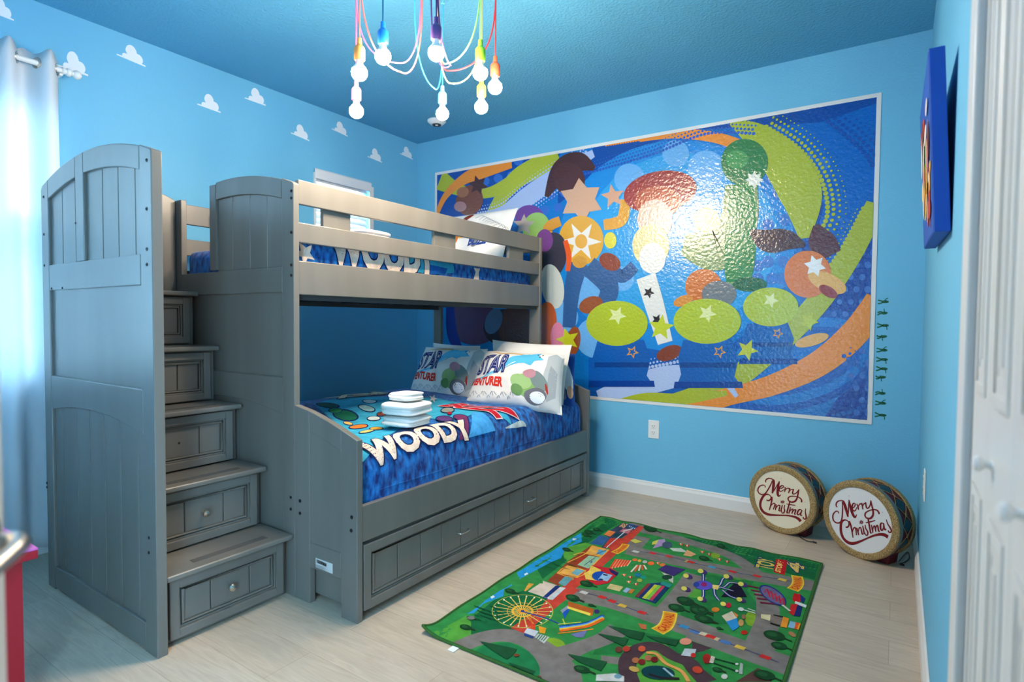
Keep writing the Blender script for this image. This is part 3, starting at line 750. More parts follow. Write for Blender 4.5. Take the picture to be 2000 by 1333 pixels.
pr.poly([PX(*p) for p in ((920, 812), (965, 816), (958, 822), (915, 822))], (70, 160, 226)).poly([PX(*p) for p in ((850, 838), (935, 822), (962, 832), (930, 828), (880, 840))], (96, 196, 232)).layer()
pr.polys(ribbon([PX(985, 810), PX(1005, 813), PX(1018, 820), PX(1024, 833)], [.004, .022, .026, .010]), WH_)
pr.poly([PX(a, b_) for a, b_ in star(846, 784, 9, .4)], (206, 214, 220)).layer()
def word(s, t, u0, v0, length, ht, col, edge, rot, warp, sh=0.0, wgt=0.05):
    """u is depth into the bed, v is along it; letters advance along +v for rot=0"""
    for lay, (w, c) in enumerate(((wgt+0.035, edge), (wgt, col))):
        fs, x0, x1, y0, y1 = text_tris(t, w); _, a0, a1, b0, b1 = text_tris(t, 0.02); ps = []
        for f in fs:
            q = []
            for (x, y) in f:
                a = (x-a0)/(a1-a0); b_ = (y-b0)/(b1-b0); U, V = warp(a, b_); X = a*length+sh*b_*ht+V; Y = b_*ht+U
                c_, s_ = math.cos(rot), math.sin(rot); q.append((u0+Y*c_-X*s_, v0+X*c_+Y*s_))
            ps.append(q)
        s.polys(ps, c).layer()
CREAM = (236, 214, 196)
word(pr, 'WOODY', lL1+0.018, 1.555, 0.66, 0.092, CREAM, (16, 30, 84), 0.0, lambda a, b: (0.030*math.sin(PI*a)*(0.8+0.2*b)-0.004*(1-a)+0.02*b*abs(a-.5), 0.0))
word(pr, 'BUZZ', top_s(-2.14), 2.46, 0.40, 0.17, (204, 28, 52), (232, 214, 216), PI/2+.08, lambda a, b: (0.02*a, 0))
word(pr, 'REX', top_s(-2.86)+.03, 2.66, 0.40, 0.13, (206, 186, 160), (30, 40, 70), PI, lambda a, b: (0, 0))
tag(pr.build('printed_lettering', M['plush_print'], low), 'cream and red lettering printed on the blue plush')
# quilt seam on the front drape
MB().tube([fl(0.13, 1.6+k*0.03, 0.0) for k in range(58)], 0.0022, 5).build('seam', M['plush'], low, smooth=True)

UX1 = BX1-.060
upp, fu, uL1, uLa = comforter('comforter', BX0+.034, UX1, Y0+.034, Y1-.034, 1.302, 1.505, 'blue plush comforter behind the guard rails of the upper bunk', 0.05, 0.005, 5)
pr = Print(lambda u, v, h: fu(u, v, h), step=0.0003, h0=0.0024, maxe=0.014)
pr.poly([(0.10+a, 1.55+b_) for a, b_ in star(0.04, 0.01, 0.055, .42, 5, .8)], CREAM).layer()
pr.poly([(0.11, 2.18), (0.20, 2.2), (0.2, 2.55), (0.13, 2.56), (0.11, 2.4)], (50, 160, 196)).poly([(0.10, 2.3), (0.16, 2.3), (0.15, 2.5), (0.12, 2.48)], (20, 92, 176)).layer()
word(pr, 'WOODY', 0.114, 1.70, 0.68, 0.165, CREAM, (16, 30, 84), 0.0, lambda a, b: (-0.012*math.sin(PI*a), 0.0), wgt=.065)
pr.poly([(0.085, 2.745), (0.10, 2.735), (0.15, 2.755), (0.17, 2.74), (0.17, 2.80), (0.15, 2.785), (0.10, 2.79)], CREAM)
tag(pr.build('printed_lettering', M['plush_print'], upp), 'cream lettering printed on the blue plush')

# ------------------------------------------------------------------ pillows
def pillow(name, corners, thick, m, label, art=None, group='pillows on the bunk bed', edge=0.0):
    """corners: bottom-left, bottom-right, top-right, top-left of the case, as seen from the foot of the bed"""
    bl, br_, tr, tl_ = [Vector(c) for c in corners]
    n = (br_-bl).cross(tl_-bl).normalized()
    if n.y > 0: n = -n
    c0 = (bl+br_+tr+tl_)/4
    rg = random.Random(len(label)); ph = [rg.random()*6 for _ in range(6)]
    def pos(u, v, side, h=0.0):
        # u, v in 0..1; the seam edge bows inwards between the corners
        a, b_ = u*2-1, v*2-1
        pin = 0.035*(1-a*a)*abs(b_)**3*(1 if b_ > 0 else -1); pin2 = 0.035*(1-b_*b_)*abs(a)**3*(1 if a > 0 else -1)
        uu, vv = u-pin2*0.5, v-pin*0.8
        p = bl*(1-uu)*(1-vv)+br_*uu*(1-vv)+tr*uu*vv+tl_*(1-uu)*vv
        t = thick*(max(0, (1-a**4)*(1-b_**4)))**0.55*(0.78+0.22*(1-a*a)*(1-b_*b_))
        wr = 0.006*math.sin(9*u+4*v+ph[0])+0.004*math.sin(17*v-6*u+ph[1])+0.003*math.sin(23*u+ph[2]+5*v)
        t += wr*max(0, 1-abs(a)**3)*max(0, 1-abs(b_)**3)*2
        return p+n*(side*t+(h if side > 0 else -h))
    t = thing(name, c0, label, 'pillow', group)
    q = MB(); k = 36
    q.grid(k, k, lambda i, j: pos(i, j, 1)); q.grid(k, k, lambda i, j: pos(i, j, -0.9))
    q.build('pillowcase', m, t, smooth=True, angle=75)
    if art:
        pr = Print(lambda u, v, h: pos(u, v, 1, h), step=0.00012, h0=0.0014, maxe=0.03, clip=(0.01, 0.99, 0.01, 0.99)); art(pr)
        tag(pr.build('printed_case_art', M['cloth_print'], t), art.__doc__)
    return t
NAVY, PALE = (34, 44, 110), (86, 180, 220)
def art_star(pr):
    """navy and red lettering with a pale blue swoosh"""
    pr.poly([(0.80, .02), (0.99, .02), (0.99, .9), (0.93, .95), (0.86, .86), (0.84, .5), (0.78, .3)], (168, 176, 180)).poly([(.88, .1), (.96, .2), (.97, .6), (.9, .7), (.88, .4)], (140, 150, 156))
    pr.polys(ribbon([(.16, .9), (.35, .86), (.52, .88), (.62, .84)], [.01, .03, .035, .01]), (222, 170, 96)).layer()
    pr.polys(ribbon([(.0, .36), (.2, .40), (.4, .56), (.56, .78), (.66, .86)], [.05, .06, .07, .12, .05]), PALE)
    pr.poly([(.5, .78), (.56, .88), (.66, .86), (.78, .92), (.76, .84), (.82, .78), (.72, .74), (.68, .66), (.6, .7), (.52, .66)], PALE).layer()
    pr.polys(ribbon([(.0, .35), (.2, .385), (.4, .53), (.52, .68)], [.008]*4), (240, 244, 246)).layer()
    for wgt, c in ((.05, NAVY), (-.034, (188, 194, 210))):
        pr.text('STAR', (.03, .47, .40, .34), c, -0.04, wgt, shear=0.10).layer()
    for wgt, c in ((.035, NAVY),):
        pass
    pr.text('ADVENTURER', (-.10, .265, .53, .13), (206, 44, 36), -0.05, .05).layer()
    # plain overlapping rounded patches where the printed figure stands
    for cx, cy, rx, ry, c, ro in ((.70, .28, .13, .20, (120, 160, 96), 20), (.63, .34, .10, .12, (146, 178, 120), -10), (.80, .40, .08, .16, (110, 128, 130), 20), (.70, .50, .07, .08, (176, 128, 140), 0),
                                  (.78, .16, .10, .13, (96, 100, 110), -25), (.80, .14, .07, .085, (206, 216, 226), -25), (.60, .20, .06, .09, (96, 136, 84), 10), (.88, .30, .012, .09, (150, 46, 40), 10)):
        pr.poly(ell(cx, cy, rx, ry, 20, ro), c).layer()
    for cx, cy in ((.75, .86), (.80, .87), (.775, .82)): pr.poly(ell(cx, cy, .008, .012, 8), (40, 44, 52))
    for k in range(14):
        a = .04+.038*k; pr.polys(ribbon([(a, .06+.05*((k*7) % 3)), (a+.02, .1+.03*((k*5) % 3)), (a+.035, .07+.02*(k % 3))], .006), (138, 150, 164))
def art_upper(pr):
    """navy lettering with brown and yellow patches"""
    for cx, cy, rx, ry, c, ro in ((.28, .78, .16, .05, (120, 50, 30), 12), (.36, .84, .09, .07, (132, 56, 34), 10), (.34, .68, .07, .06, (224, 178, 152), 0), (.2, .52, .12, .10, (216, 150, 60), 10), (.36, .50, .10, .07, (226, 166, 72), -10),
                                  (.16, .46, .06, .12, (44, 52, 60), 0), (.26, .42, .05, .10, (198, 118, 48), 0), (.42, .56, .12, .03, (214, 140, 60), 10), (.6, .3, .05, .08, (120, 128, 134), 0)):
        pr.poly(ell(cx, cy, rx, ry, 20, ro), c).layer()
    pr.text('BUZZ', (.50, .26, .28, .17), (38, 66, 140), -0.03, .05, shear=.1).layer(); pr.text('&', (.84, .32, .06, .11), (200, 40, 50), 0, .04).layer()
    for k in range(9): pr.polys(ribbon([(.5+.05*k, .78-.03*k), (.56+.05*k, .84-.03*k), (.62+.05*k, .80-.035*k)], .006), (120, 132, 146))
def art_navy(pr):
    """white and peach rounded shapes on blue"""
    for cx, cy, rx, ry, c, ro in ((.90, .55, .08, .30, (214, 222, 230), 10), (.84, .30, .05, .2, (110, 120, 150), 10), (.95, .25, .04, .12, (232, 180, 150), 0), (.3, .5, .1, .3, (214, 222, 230), 20), (.6, .6, .08, .2, (150, 190, 220), 0)):
        pr.poly(ell(cx, cy, rx, ry, 20, ro), c).layer()
def P3(px, py, y): p = at(px, py, 1, y); return (p.x, p.y, p.z)
G2 = 'pillows against the head of the lower bunk'
pillow('pillow', [P3(842, 745, 3.30), P3(940, 750, 3.31), P3(938, 676, 3.385), P3(846, 670, 3.38)], 0.020, M['linen'], 'plain white pillow mostly hidden behind the left lettered pillow of the lower bunk', None, G2)
pillow('pillow', [P3(985, 792, 3.21), P3(1124, 795, 3.20), P3(1124, 692, 3.385), P3(985, 680, 3.385)], 0.026, M['navy_cloth'], 'blue printed pillow behind the front pillow, nearest the footboard corner', art_navy, G2)
pillow('pillow', [P3(960, 780, 3.04), P3(1100, 792, 3.02), P3(1117, 674, 3.28), P3(962, 664, 3.28)], 0.026, M['linen'], 'white pillow whose top edge shows above the front lettered pillow', None, G2)
pillow('pillow', [P3(798, 772, 2.96), P3(928, 786, 2.96), P3(953, 682, 3.20), P3(832, 678, 3.20)], 0.078, M['linen'], 'white lettered pillow on the wall side of the lower bunk, in shade', art_star, G2)
pillow('pillow', [P3(908, 788, 2.84), P3(1098, 812, 2.80), P3(1104, 694, 3.12), P3(950, 686, 3.12)], 0.088, M['linen'], 'white lettered pillow in front, nearest the open side of the lower bunk', art_star, G2)
pillow('pillow', [(-2.74, 3.08, 1.535), (-2.14, 3.06, 1.535), P3(1012, 406, 3.34), P3(884, 424, 3.34)], 0.055, M['linen'], 'white printed pillow propped up on the upper bunk', art_upper, 'pillow on the upper bunk')

# ------------------------------------------------------------------ towels
def towel(x, y, z, lx, ly, h, rot, label, layers=2, grp='folded white towels'):
    t_ = random.Random(int(z*1000)); ph = t_.random()*6
    c, s = math.cos(rot), math.sin(rot)
    def sp_(v, e): return math.copysign(abs(v)**e, v)
    def fn(i, j):
        a = 2*PI*i; zn = -math.cos(PI*j); rr = (1-min(1, abs(zn))**7)**.4
        cr = 1-.05*sum(math.exp(-((zn-zk-.06*math.sin(3*a+ph))/.10)**2) for zk in ([0.0] if layers == 2 else [-.3, .35]))
        px = lx/2*sp_(math.cos(a), .45)*rr*cr; py = ly/2*sp_(math.sin(a), .45)*rr*cr
        px += .004*math.sin(5*zn+ph)*rr; py += .004*math.sin(4*zn+1.7*ph)*rr
        pz = h/2*zn+.0035*math.sin(20*px+ph)*math.cos(17*py+ph)*max(0, abs(zn)-.4)
        return (x+px*c-py*s, y+px*s+py*c, z+h/2+pz*.97)
    q = MB().grid(72, 48, fn)
    ob = q.build('folded_towel', M['towel'], smooth=True, angle=70, loc=(x, y, z))
    return tag(ob, label, 'towel', grp)
c = at(801, 838, 2, 0.672); zb0 = 0.672
cx, cy = c.x-.075, c.y+.055; ang = math.radians(5)
towel(cx, cy, zb0, 0.18, 0.185, 0.052, ang, 'folded white bath towel at the bottom of the stack on the lower bunk', 2)
towel(cx, cy, zb0+.052, 0.19, 0.195, 0.062, ang+.05, 'folded white towel in the middle of the stack on the lower bunk', 2)
towel(cx-.005, cy+.002, zb0+.113, 0.14, 0.12, 0.044, ang-.04, 'small folded white washcloth on top of the stack on the lower bunk', 1)
c = at(722, 470, 0, -2.38)
towel(-2.38, c.y-.03, 1.528, 0.20, 0.25, 0.05, ang, 'folded white towel on the upper bunk, lower of the two', 2)
towel(-2.38, c.y-.03, 1.579, 0.20, 0.24, 0.055, ang, 'folded white towel on the upper bunk just above the guard rail', 2)

# ------------------------------------------------------------------ chandelier
CAN = Vector((-1.66, 1.84, H))
ch = thing('chandelier', CAN, 'multicoloured spider pendant lamp with eight glowing bulbs', 'chandelier')
MB().lathe([(0.062, 0), (0.062, -0.022), (0.058, -0.028), (0, -0.028)], CAN, (0, 0, 1), 32).build('ceiling_canopy', M['plastic'], ch, smooth=True)
BL = [('orange', (702, 142), 31, (255, 150, 70), (232, 120, 110)), ('blue', (748, 110), 31, (20, 120, 210), (16, 90, 130)), ('purple', (852, 103), 32, (92, 62, 128), (70, 50, 112)),
      ('green', (938, 142), 29.5, (140, 214, 50), (150, 205, 120)), ('red', (967, 170), 27.5, (240, 84, 52), (200, 50, 58)), ('yellow', (940, 209), 26, (250, 208, 60), (222, 208, 120)),
      ('light blue', (864, 222), 25, (110, 196, 236), (60, 172, 205)), ('pink', (696, 217), 27.5, (244, 150, 190), (228, 120, 160))]
# lowest point of each slack cord as seen in the photo, or None when it stays above the frame
SAG = {'orange': (783, 141), 'blue': None, 'purple': (880, 128), 'green': (873, 124), 'red': (872, 138), 'yellow': (877, 162), 'light blue': (848, 172), 'pink': (785, 123)}
for nm, (px, py), wd, sc_, cc in BL:
    dep = CF*.06/wd; B = CPOS+(CFW+CRX*((px-1000)/CF)-CUP*((py-666.5)/CF))*dep
    ms = mat('socket_'+nm.replace(' ', '_'), sc_, 0.45); mc = mat('cord_'+nm.replace(' ', '_'), cc, 0.7)
    zs = B.z+0.034
    top = zs+0.085
    hook = MB().lathe([(0.019, 0), (0.019, -0.004), (0.008, -0.012), (0.006, -0.03), (0.009, -0.036), (0, -0.040)], (B.x, B.y, H), (0, 0, 1), 14).build('ceiling_hook', ms, ch, smooth=True)
    pts = [(B.x, B.y, top), (B.x, B.y, (top+H)/2), (B.x, B.y, H-.036)]
    start = CAN+Vector(((B.x-CAN.x)*.12, (B.y-CAN.y)*.12, -.028))+(Vector((CRX.x, CRX.y, 0))*-.075 if nm == 'light blue' else Vector())
    a = Vector((B.x, B.y, H-.036)); zl = None
    if SAG[nm]:
        mid = (start+a)/2; dd = (mid-CPOS).dot(CFW); sp = SAG[nm]
        # bottom of the loop: on the vertical plane of the two ends, where the sight line crosses it
        e = Vector((a.x-start.x, a.y-start.y, 0)); nn = Vector((-e.y, e.x, 0)).normalized()
        d = CFW+CRX*((sp[0]-1000)/CF)-CUP*((sp[1]-666.5)/CF); den = d.dot(nn)
        low_ = CPOS+d*((mid-CPOS).dot(CFW)/d.dot(CFW)); zl = low_.z; mid = Vector((low_.x, low_.y, zl))
        w = Vector((0, 0, H-zl))
        lp = [a, a*.90+mid*.10-w*.42+Vector((0, 0, .10*(H-zl))), a*.62+mid*.38-w*.50, mid, start*.62+mid*.38-w*.50, start*.90+mid*.10-w*.42+Vector((0, 0, .10*(H-zl))), start]
        lp = [Vector((p.x, p.y, p.z)) for p in lp]
        def par(p0, p1, t): return p0*(1-t)+p1*t
        lp = []
        for k in range(41):
            t = k/40; gx = abs(math.cos(PI*t)); gz = 1-math.sin(PI*t)**.55 if 0 < k < 40 else 1
            side = a if t < .5 else start
            x_ = mid.x+(side.x-mid.x)*gx; y_ = mid.y+(side.y-mid.y)*gx
            z_ = zl+(side.z-zl)*gz
            lp.append(Vector((x_, y_, z_)))
    else:
        zl = 2.56; lp = [a.lerp(start, k/12)+Vector((0, 0, -.10*math.sin(PI*k/12))) for k in range(13)]
    tag(MB().tube(pts, 0.0032, 8).tube([tuple(p) for p in lp], 0.0032, 8).build('cord', mc, ch, smooth=True), nm+' fabric cord')
    so = MB().lathe([(0.0045, top-zs), (0.0085, top-zs-.002), (0.0095, top-zs-.026), (0.0165, top-zs-.033), (0.0205, top-zs-.040), (0.0205, .004), (0.018, .0), (0.016, .002), (0.0, .004)], (B.x, B.y, zs+.010), (0, 0, 1), 24).build('socket', ms, ch, smooth=True)
    tag(so, nm+' silicone lamp socket')
    bb = MB(); bb.lathe([(0.0125, zs+.012-B.z), (0.0130, .034), (0.0165, .027), (0.0240, .019), (0.0275, .0115)], B, (0, 0, 1), 28); bb.mi = 1
    bb = bb.lathe([(0.0275, .0115), (0.0290, .008), (0.0300, -.002), (0.0280, -.012), (0.0220, -.0215), (0.0130, -.0275), (0.005, -.030), (0, -.0303)], B, (0, 0, 1), 28).build('bulb', [M['bulb_base'], M['bulb']], so, smooth=True, angle=80)
    tag(bb, 'glowing white round bulb')

# ------------------------------------------------------------------ drums
HN = Vector((math.cos(math.radians(-119)), math.sin(math.radians(-119)), 0.0))
HC = Vector((-0.138, 3.296, 0.191)); HR = 0.191
HE = Vector((-HN.y, HN.x, 0)); HE = HE if HE.x > 0 else -HE
def head_uv(x, y):     # trace in a crop of the right drum -> head plane
    px, py = 1600+x/7.015, 920+y/7.015
    d = CFW+CRX*((px-1000)/CF)-CUP*((py-666.5)/CF); t = (HC-CPOS).dot(HN)/d.dot(HN); P = CPOS+d*t-HC
    return (P.dot(HE), P.z)
STROKES = [
 ([(250, 500), (234, 478), (240, 440), (268, 415), (305, 410), (335, 418)], [9, 12, 12, 10, 10, 16]),
 ([(330, 415), (352, 470), (376, 550), (396, 632)], [20, 26, 24, 14]),
 ([(268, 585), (262, 560), (232, 556), (198, 590), (188, 640), (205, 690), (245, 716), (290, 708), (312, 660), (320, 580), (322, 500), (318, 430)], [10, 8, 9, 11, 13, 13, 12, 12, 12, 12, 11, 9]),
 ([(394, 634), (402, 560), (405, 480), (410, 398)], [8, 9, 9, 6]),
 ([(410, 400), (426, 480), (452, 570), (480, 628), (500, 632), (514, 600)], [9, 20, 24, 22, 12, 6]),
 ([(440, 512), (476, 500), (496, 468), (486, 446), (464, 456), (452, 500), (466, 545), (496, 545), (520, 500)], [6, 8, 10, 9, 11, 14, 12, 9, 6]),
 ([(516, 452), (532, 490), (540, 535)], [8, 12, 10]), ([(538, 500), (550, 466), (572, 452), (588, 470)], [6, 8, 10, 9]),
 ([(586, 440), (594, 485), (600, 530)], [8, 12, 10]), ([(598, 495), (610, 460), (632, 446), (644, 458)], [6, 8, 10, 9]),
 ([(640, 430), (644, 480), (656, 512), (680, 506), (700, 470), (708, 410)], [8, 12, 12, 9, 9, 7]),
 ([(708, 405), (722, 470), (740, 550), (738, 610), (706, 650), (660, 652), (630, 618), (640, 575), (690, 545), (750, 532), (796, 544), (820, 576), (820, 596)], [8, 12, 14, 15, 14, 12, 13, 10, 8, 9, 13, 14, 8]),
 ([(366, 768), (384, 776), (408, 752), (408, 710), (382, 680), (345, 676), (312, 700), (298, 760), (304, 850), (338, 930), (400, 984), (470, 996), (560, 970), (650, 930), (740, 893), (830, 873), (895, 880), (945, 908)], [14, 12, 12, 10, 9, 12, 17, 21, 23, 25, 27, 24, 17, 12, 14, 20, 27, 30]),
 ([(408, 688), (432, 740), (450, 820), (466, 918)], [18, 16, 13, 9]), ([(455, 860), (468, 800), (488, 778), (504, 800), (512, 884)], [6, 8, 10, 12, 9]),
 ([(516, 780), (532, 830), (542, 882)], [8, 12, 9]), ([(538, 840), (546, 796), (562, 778), (574, 790)], [6, 8, 10, 8]),
 ([(570, 772), (582, 820), (592, 868), (610, 862)], [8, 12, 11, 6]), ([(598, 752), (610, 810), (622, 862), (636, 852)], [8, 12, 11, 6]),
 ([(632, 740), (640, 790), (664, 830), (668, 868), (652, 886), (632, 872)], [7, 10, 13, 11, 9, 10]),
 ([(668, 640), (684, 720), (698, 800), (708, 852), (724, 846)], [10, 13, 13, 12, 6]), ([(640, 712), (700, 700), (770, 680)], [5, 10, 5]),
 ([(718, 740), (730, 800), (738, 852)], [8, 12, 9]), ([(736, 810), (748, 768), (762, 756), (770, 780), (778, 838)], [6, 8, 10, 12, 9]), ([(776, 800), (786, 760), (800, 748), (808, 770), (816, 826), (834, 822)], [6, 8, 10, 12, 11, 6]),
 ([(880, 722), (856, 716), (842, 744), (846, 800), (864, 816), (882, 784), (886, 716)], [8, 9, 13, 13, 10, 7, 8]), ([(886, 722), (892, 780), (904, 808), (922, 796)], [9, 12, 11, 6]),
 ([(924, 668), (938, 720), (974, 780), (992, 820), (980, 846), (956, 840), (950, 816)], [6, 9, 13, 12, 10, 10, 9]),
]
for k in range(8):
    a = PI*k/4+.2; STROKES.append(([(580+6*math.cos(a), 705+6*math.sin(a)), (580+18*math.cos(a), 705+18*math.sin(a)), (580+34*math.cos(a), 705+34*math.sin(a))], [8, 6, 2]))
LET = []
for pts, ws in STROKES:
    w3 = smooth_line([(x, y, w) for (x, y), w in zip(pts, ws)], 6); uv = [head_uv(p.x, p.y) for p in w3]
    LET.append((uv, [p.z/7.015*0.0042 for p in w3]))
DOTS = [head_uv(410, 345), head_uv(868, 570), head_uv(178, 685)]
def drum(C_, R, az, spin, hm, label, cable):
    n = Vector((math.cos(math.radians(az)), math.sin(math.radians(az)), 0)); e = Vector((-n.y, n.x, 0)); e = e if e.x > 0 else -e
    C_ = Vector(C_); D = 0.135; sc = R/HR
    t = thing('drum', (C_.x-n.x*D/2, C_.y-n.y*D/2, 0), label, 'decorative drum', 'christmas drums on the floor')
    c_, s_ = math.cos(spin), math.sin(spin)
    def hp(u, v, h): return C_+e*((u*c_-v*s_)*sc)+Vector((0, 0, 1))*((u*s_+v*c_)*sc)+n*h
    MB().lathe([(R*.84, -.006), (R*.84, .0005), (0, .0005)], C_, n, 56).build('drum_head', hm, t, smooth=True)
    MB().lathe([(R*.83, -.006), (R*.83, .005), (R*.86, .008), (R*.97, .006), (R, .001), (R, -.006), (R*.83, -.006)], C_, n, 64).build('rim', M['gold'], t, smooth=True)
    MB().lathe([(R*.95, -.0065), (R*.998, -.007), (R*.998, -.028), (R*.965, -.030)], C_, n, 64).build('rim_band', M['silver'], t, smooth=True)
    MB().lathe([(R*.96, -.028), (R*.96, -D+.02), (R*.95, -D+.018)], C_, n, 64).build('shell', M['drumside'], t, smooth=True)
    MB().lathe([(R*.95, -D+.02), (R*.995, -D+.019), (R*.995, -D), (R*.95, -D), (0, -D)], C_, n, 64).build('back_rim', M['gold'], t, smooth=True)
    # shell decoration: teal diamonds, gold zigzag cord, small gold stars
    def sp(a, d, h=0.0): return C_+(e*math.cos(a)+Vector((0, 0, 1))*math.sin(a))*(R*.96+h)-n*d
    K = 12; q = MB(); qc = MB(); qs = MB(); d0, d1 = .034, D-.022; dm = (d0+d1)/2
    for k in range(K):
        a = 2*PI*k/K+.1; w = PI/K*.62
        if -1.85 < ((a+spin+PI) % (2*PI))-PI < -1.3 and False: continue
        pts = [sp(a-w, dm, .0015), sp(a-w*.45, d0+.004, .0015), sp(a+w*.45, d0+.004, .0015), sp(a+w, dm, .0015), sp(a+w*.45, d1-.004, .0015), sp(a-w*.45, d1-.004, .0015), sp(a, dm, .0025)]
        MB().add(pts, [(0, 1, 6), (1, 2, 6), (2, 3, 6), (3, 4, 6), (4, 5, 6), (5, 0, 6)]).build('teal_panel', M['teal'], t, fixn=False)
        a2 = a+PI/K
        for s1, s2 in (((a, d0), (a2, dm)), ((a2, dm), (a+2*PI/K, d0)), ((a, d1), (a2, dm)), ((a2, dm), (a+2*PI/K, d1))):
            qc.tube([sp(s1[0]+(s2[0]-s1[0])*j/4, s1[1]+(s2[1]-s1[1])*j/4, .003) for j in range(5)], 0.0012, 5)
        for j in range(5):
            b_ = 2*PI*j/10; qs.tube([sp(a2+.05*math.cos(b_), dm+.009*math.sin(b_), .0045), sp(a2-.05*math.cos(b_), dm-.009*math.sin(b_), .0045)], 0.0009, 4)
    qc.build('gold_cord', M['goldcord'], t, smooth=True); qs.build('gold_star', M['goldcord'], t)
    # the lettering
    q = MB(); lay = 0
    for uv, ws in LET:
        lay += 1; hgt = .0012+.00004*lay; prev = None
        for i, (u, v) in enumerate(uv):
            a = uv[max(i-1, 0)]; b_ = uv[min(i+1, len(uv)-1)]; tx, ty = b_[0]-a[0], b_[1]-a[1]; l = math.hypot(tx, ty) or 1
            ox, oy = -ty/l*ws[i]/2, tx/l*ws[i]/2; cur = (hp(u+ox, v+oy, hgt), hp(u-ox, v-oy, hgt))
            if prev: q.add([prev[0], cur[0], cur[1], prev[1]], [(0, 1, 2, 3)])
            prev = cur
    for (u, v) in DOTS: q.add([hp(u+.0016*math.cos(k*PI/4), v+.0016*math.sin(k*PI/4), .001) for k in range(8)], [tuple(range(8))])
    q.build('lettering', M['red_ink'], t, fixn=False)
    # stubby dark red stand under the back of the shell, resting on the floor
    q = MB(); ct = C_-n*(D*.62)
    vs = []
    for (z, w0, w1) in ((0.0, .085, .10), (0.05, .078, .11)):
        pass
    def bp(a, d, z): p = C_+e*a-n*d; return (p.x, p.y, z)
    ho = R*.99
    prof_ = [(-.10, 0.0), (.115, 0.0), (.125, .066), (.10, .060), (.05, .026), (0, .0135), (-.05, .026), (-.09, .054)]
    n_ = len(prof_); vs = [bp(a, .045, z) for a, z in prof_]+[bp(a, D-.012, z) for a, z in prof_]
    q.add(vs, [list(range(n_))[::-1], list(range(n_, 2*n_))]+[(i, (i+1) % n_, n_+(i+1) % n_, n_+i) for i in range(n_)])
    q.build('stand', M['drumside'], t, bevel=.003)
    q = MB(); pts = [tuple(v) for v in smooth_line(cable, 6)]; q.tube(pts, .0022, 6)
    q.tube([cable[-1], (cable[-1][0]+.016, cable[-1][1]-.006, cable[-1][2])], [.005, .0045], 8)
    q.build('power_cable', M['black'], t, smooth=True)
    return t
g = lambda px, py, z=.004: tuple(at(px, py, 2, z))
drum((-0.513, 3.440, 0.1885), 0.1885, -108, math.radians(-25), M['cream_head'], 'left drum with a cream head reading Merry Christmas, standing apart from the corner',
     [(-.40, 3.50, .01), g(1562, 1047), g(1566, 1052), g(1578, 1058), g(1588, 1059)])
drum((-0.138, 3.296, 0.191), 0.191, -119, 0.0, M['white_head'], 'right drum with a white head reading Merry Christmas, tucked into the room corner',
     [(.03, 3.33, .012), g(1772, 1079), g(1776, 1090), g(1768, 1098), g(1758, 1102)])

# ------------------------------------------------------------------ children's table
z = 0.50; c = at(75, 1071, 2, z)
tb = thing('play_table', (c.x-.4, c.y-.3, 0), 'low red table with a pink top at the lower left corner of the photo', 'table')
MB().box(c.x-.75, c.x, c.y-.55, c.y, z-.004, z).build('tabletop_sheet', M['pink'], tb)
MB().box(c.x-.75, c.x, c.y-.55, c.y, z-.03, z-.0045).build('tabletop', M['redwood'], tb, bevel=.004)
for dx in (-.71, -.105):
    for dy in (-.50, -.065): MB().box(c.x+dx, c.x+dx+.045, c.y+dy, c.y+dy+.045, 0, z-.031).build('leg', M['redwood'], tb, bevel=.003)

# ------------------------------------------------------------------ mural on the far wall
def wp(px, py): p = at(px, py, 1, YB); return (p.x, p.z)
MX0, MX1, MZ0, MZ1 = -3.262, -0.109, 0.611, 2.396
mu = thing('wall_mural', ((MX0+MX1)/2, YB, MZ0), 'large glossy blue poster with swirls and colourful shapes on the far wall', 'mural')
b = MB().box(MX0, MX1, YB-.004, YB-.0002, MZ0, MZ1).build('white_border', M['trim'], mu)
bw = 0.022; cx0, cx1, cz0, cz1 = MX0+bw, MX1-bw, MZ0+bw, MZ1-bw
pr = Print(lambda u, v, h: (u, YB-.004-h, v), step=0.00002, h0=0.0002, clip=(cx0, cx1, cz0, cz1))
def Wp(pts): return [wp(*p) for p in pts]
def wrib(pts, ws, col, n=8):
    """swirl band; widths given in photo pixels, turned into metres where the band is"""
    q = []
    for (x, y), w in zip(pts, ws):
        a, c = wp(x, y-w/2), wp(x, y+w/2); q.append(math.hypot(a[0]-c[0], a[1]-c[1]))
    pr.polys(ribbon(Wp(pts), q, n), col)
def dots(pts, r0, r1, col, rows=3, gap=1.0, side=1, seed=1):
    """halftone fringe: rows of dots that shrink away from a line"""
    ln = smooth_line([(p[0], p[1]) for p in Wp(pts)], 10); acc = 0; out = []
    for row in range(rows):
        f = row/max(1, rows-1); r = r0+(r1-r0)*f; acc = 0.0 if row % 2 == 0 else -r0*1.2; step = r0*2.5*gap
        off = side*(row*r0*2.3)
        for a, c in zip(ln[:-1], ln[1:]):
            d = c-a; l = d.length
            if l < 1e-6: continue
            d /= l; n_ = Vector((-d.y, d.x)); t = 0
            while acc+(l-t) >= step:
                t += step-acc; acc = 0; p = a+d*t+n_*off; out.append(ell(p.x, p.y, r, r, 10))
            acc += l-t
    pr.polys(out, col)
BASE, DEEP, SKY, LAV, YG, ORG = (10, 112, 196), (8, 70, 160), (40, 150, 222), (150, 180, 226), (172, 184, 40), (236, 142, 38)
pr.poly([(cx0, cz0), (cx1, cz0), (cx1, cz1), (cx0, cz1)], BASE).layer()
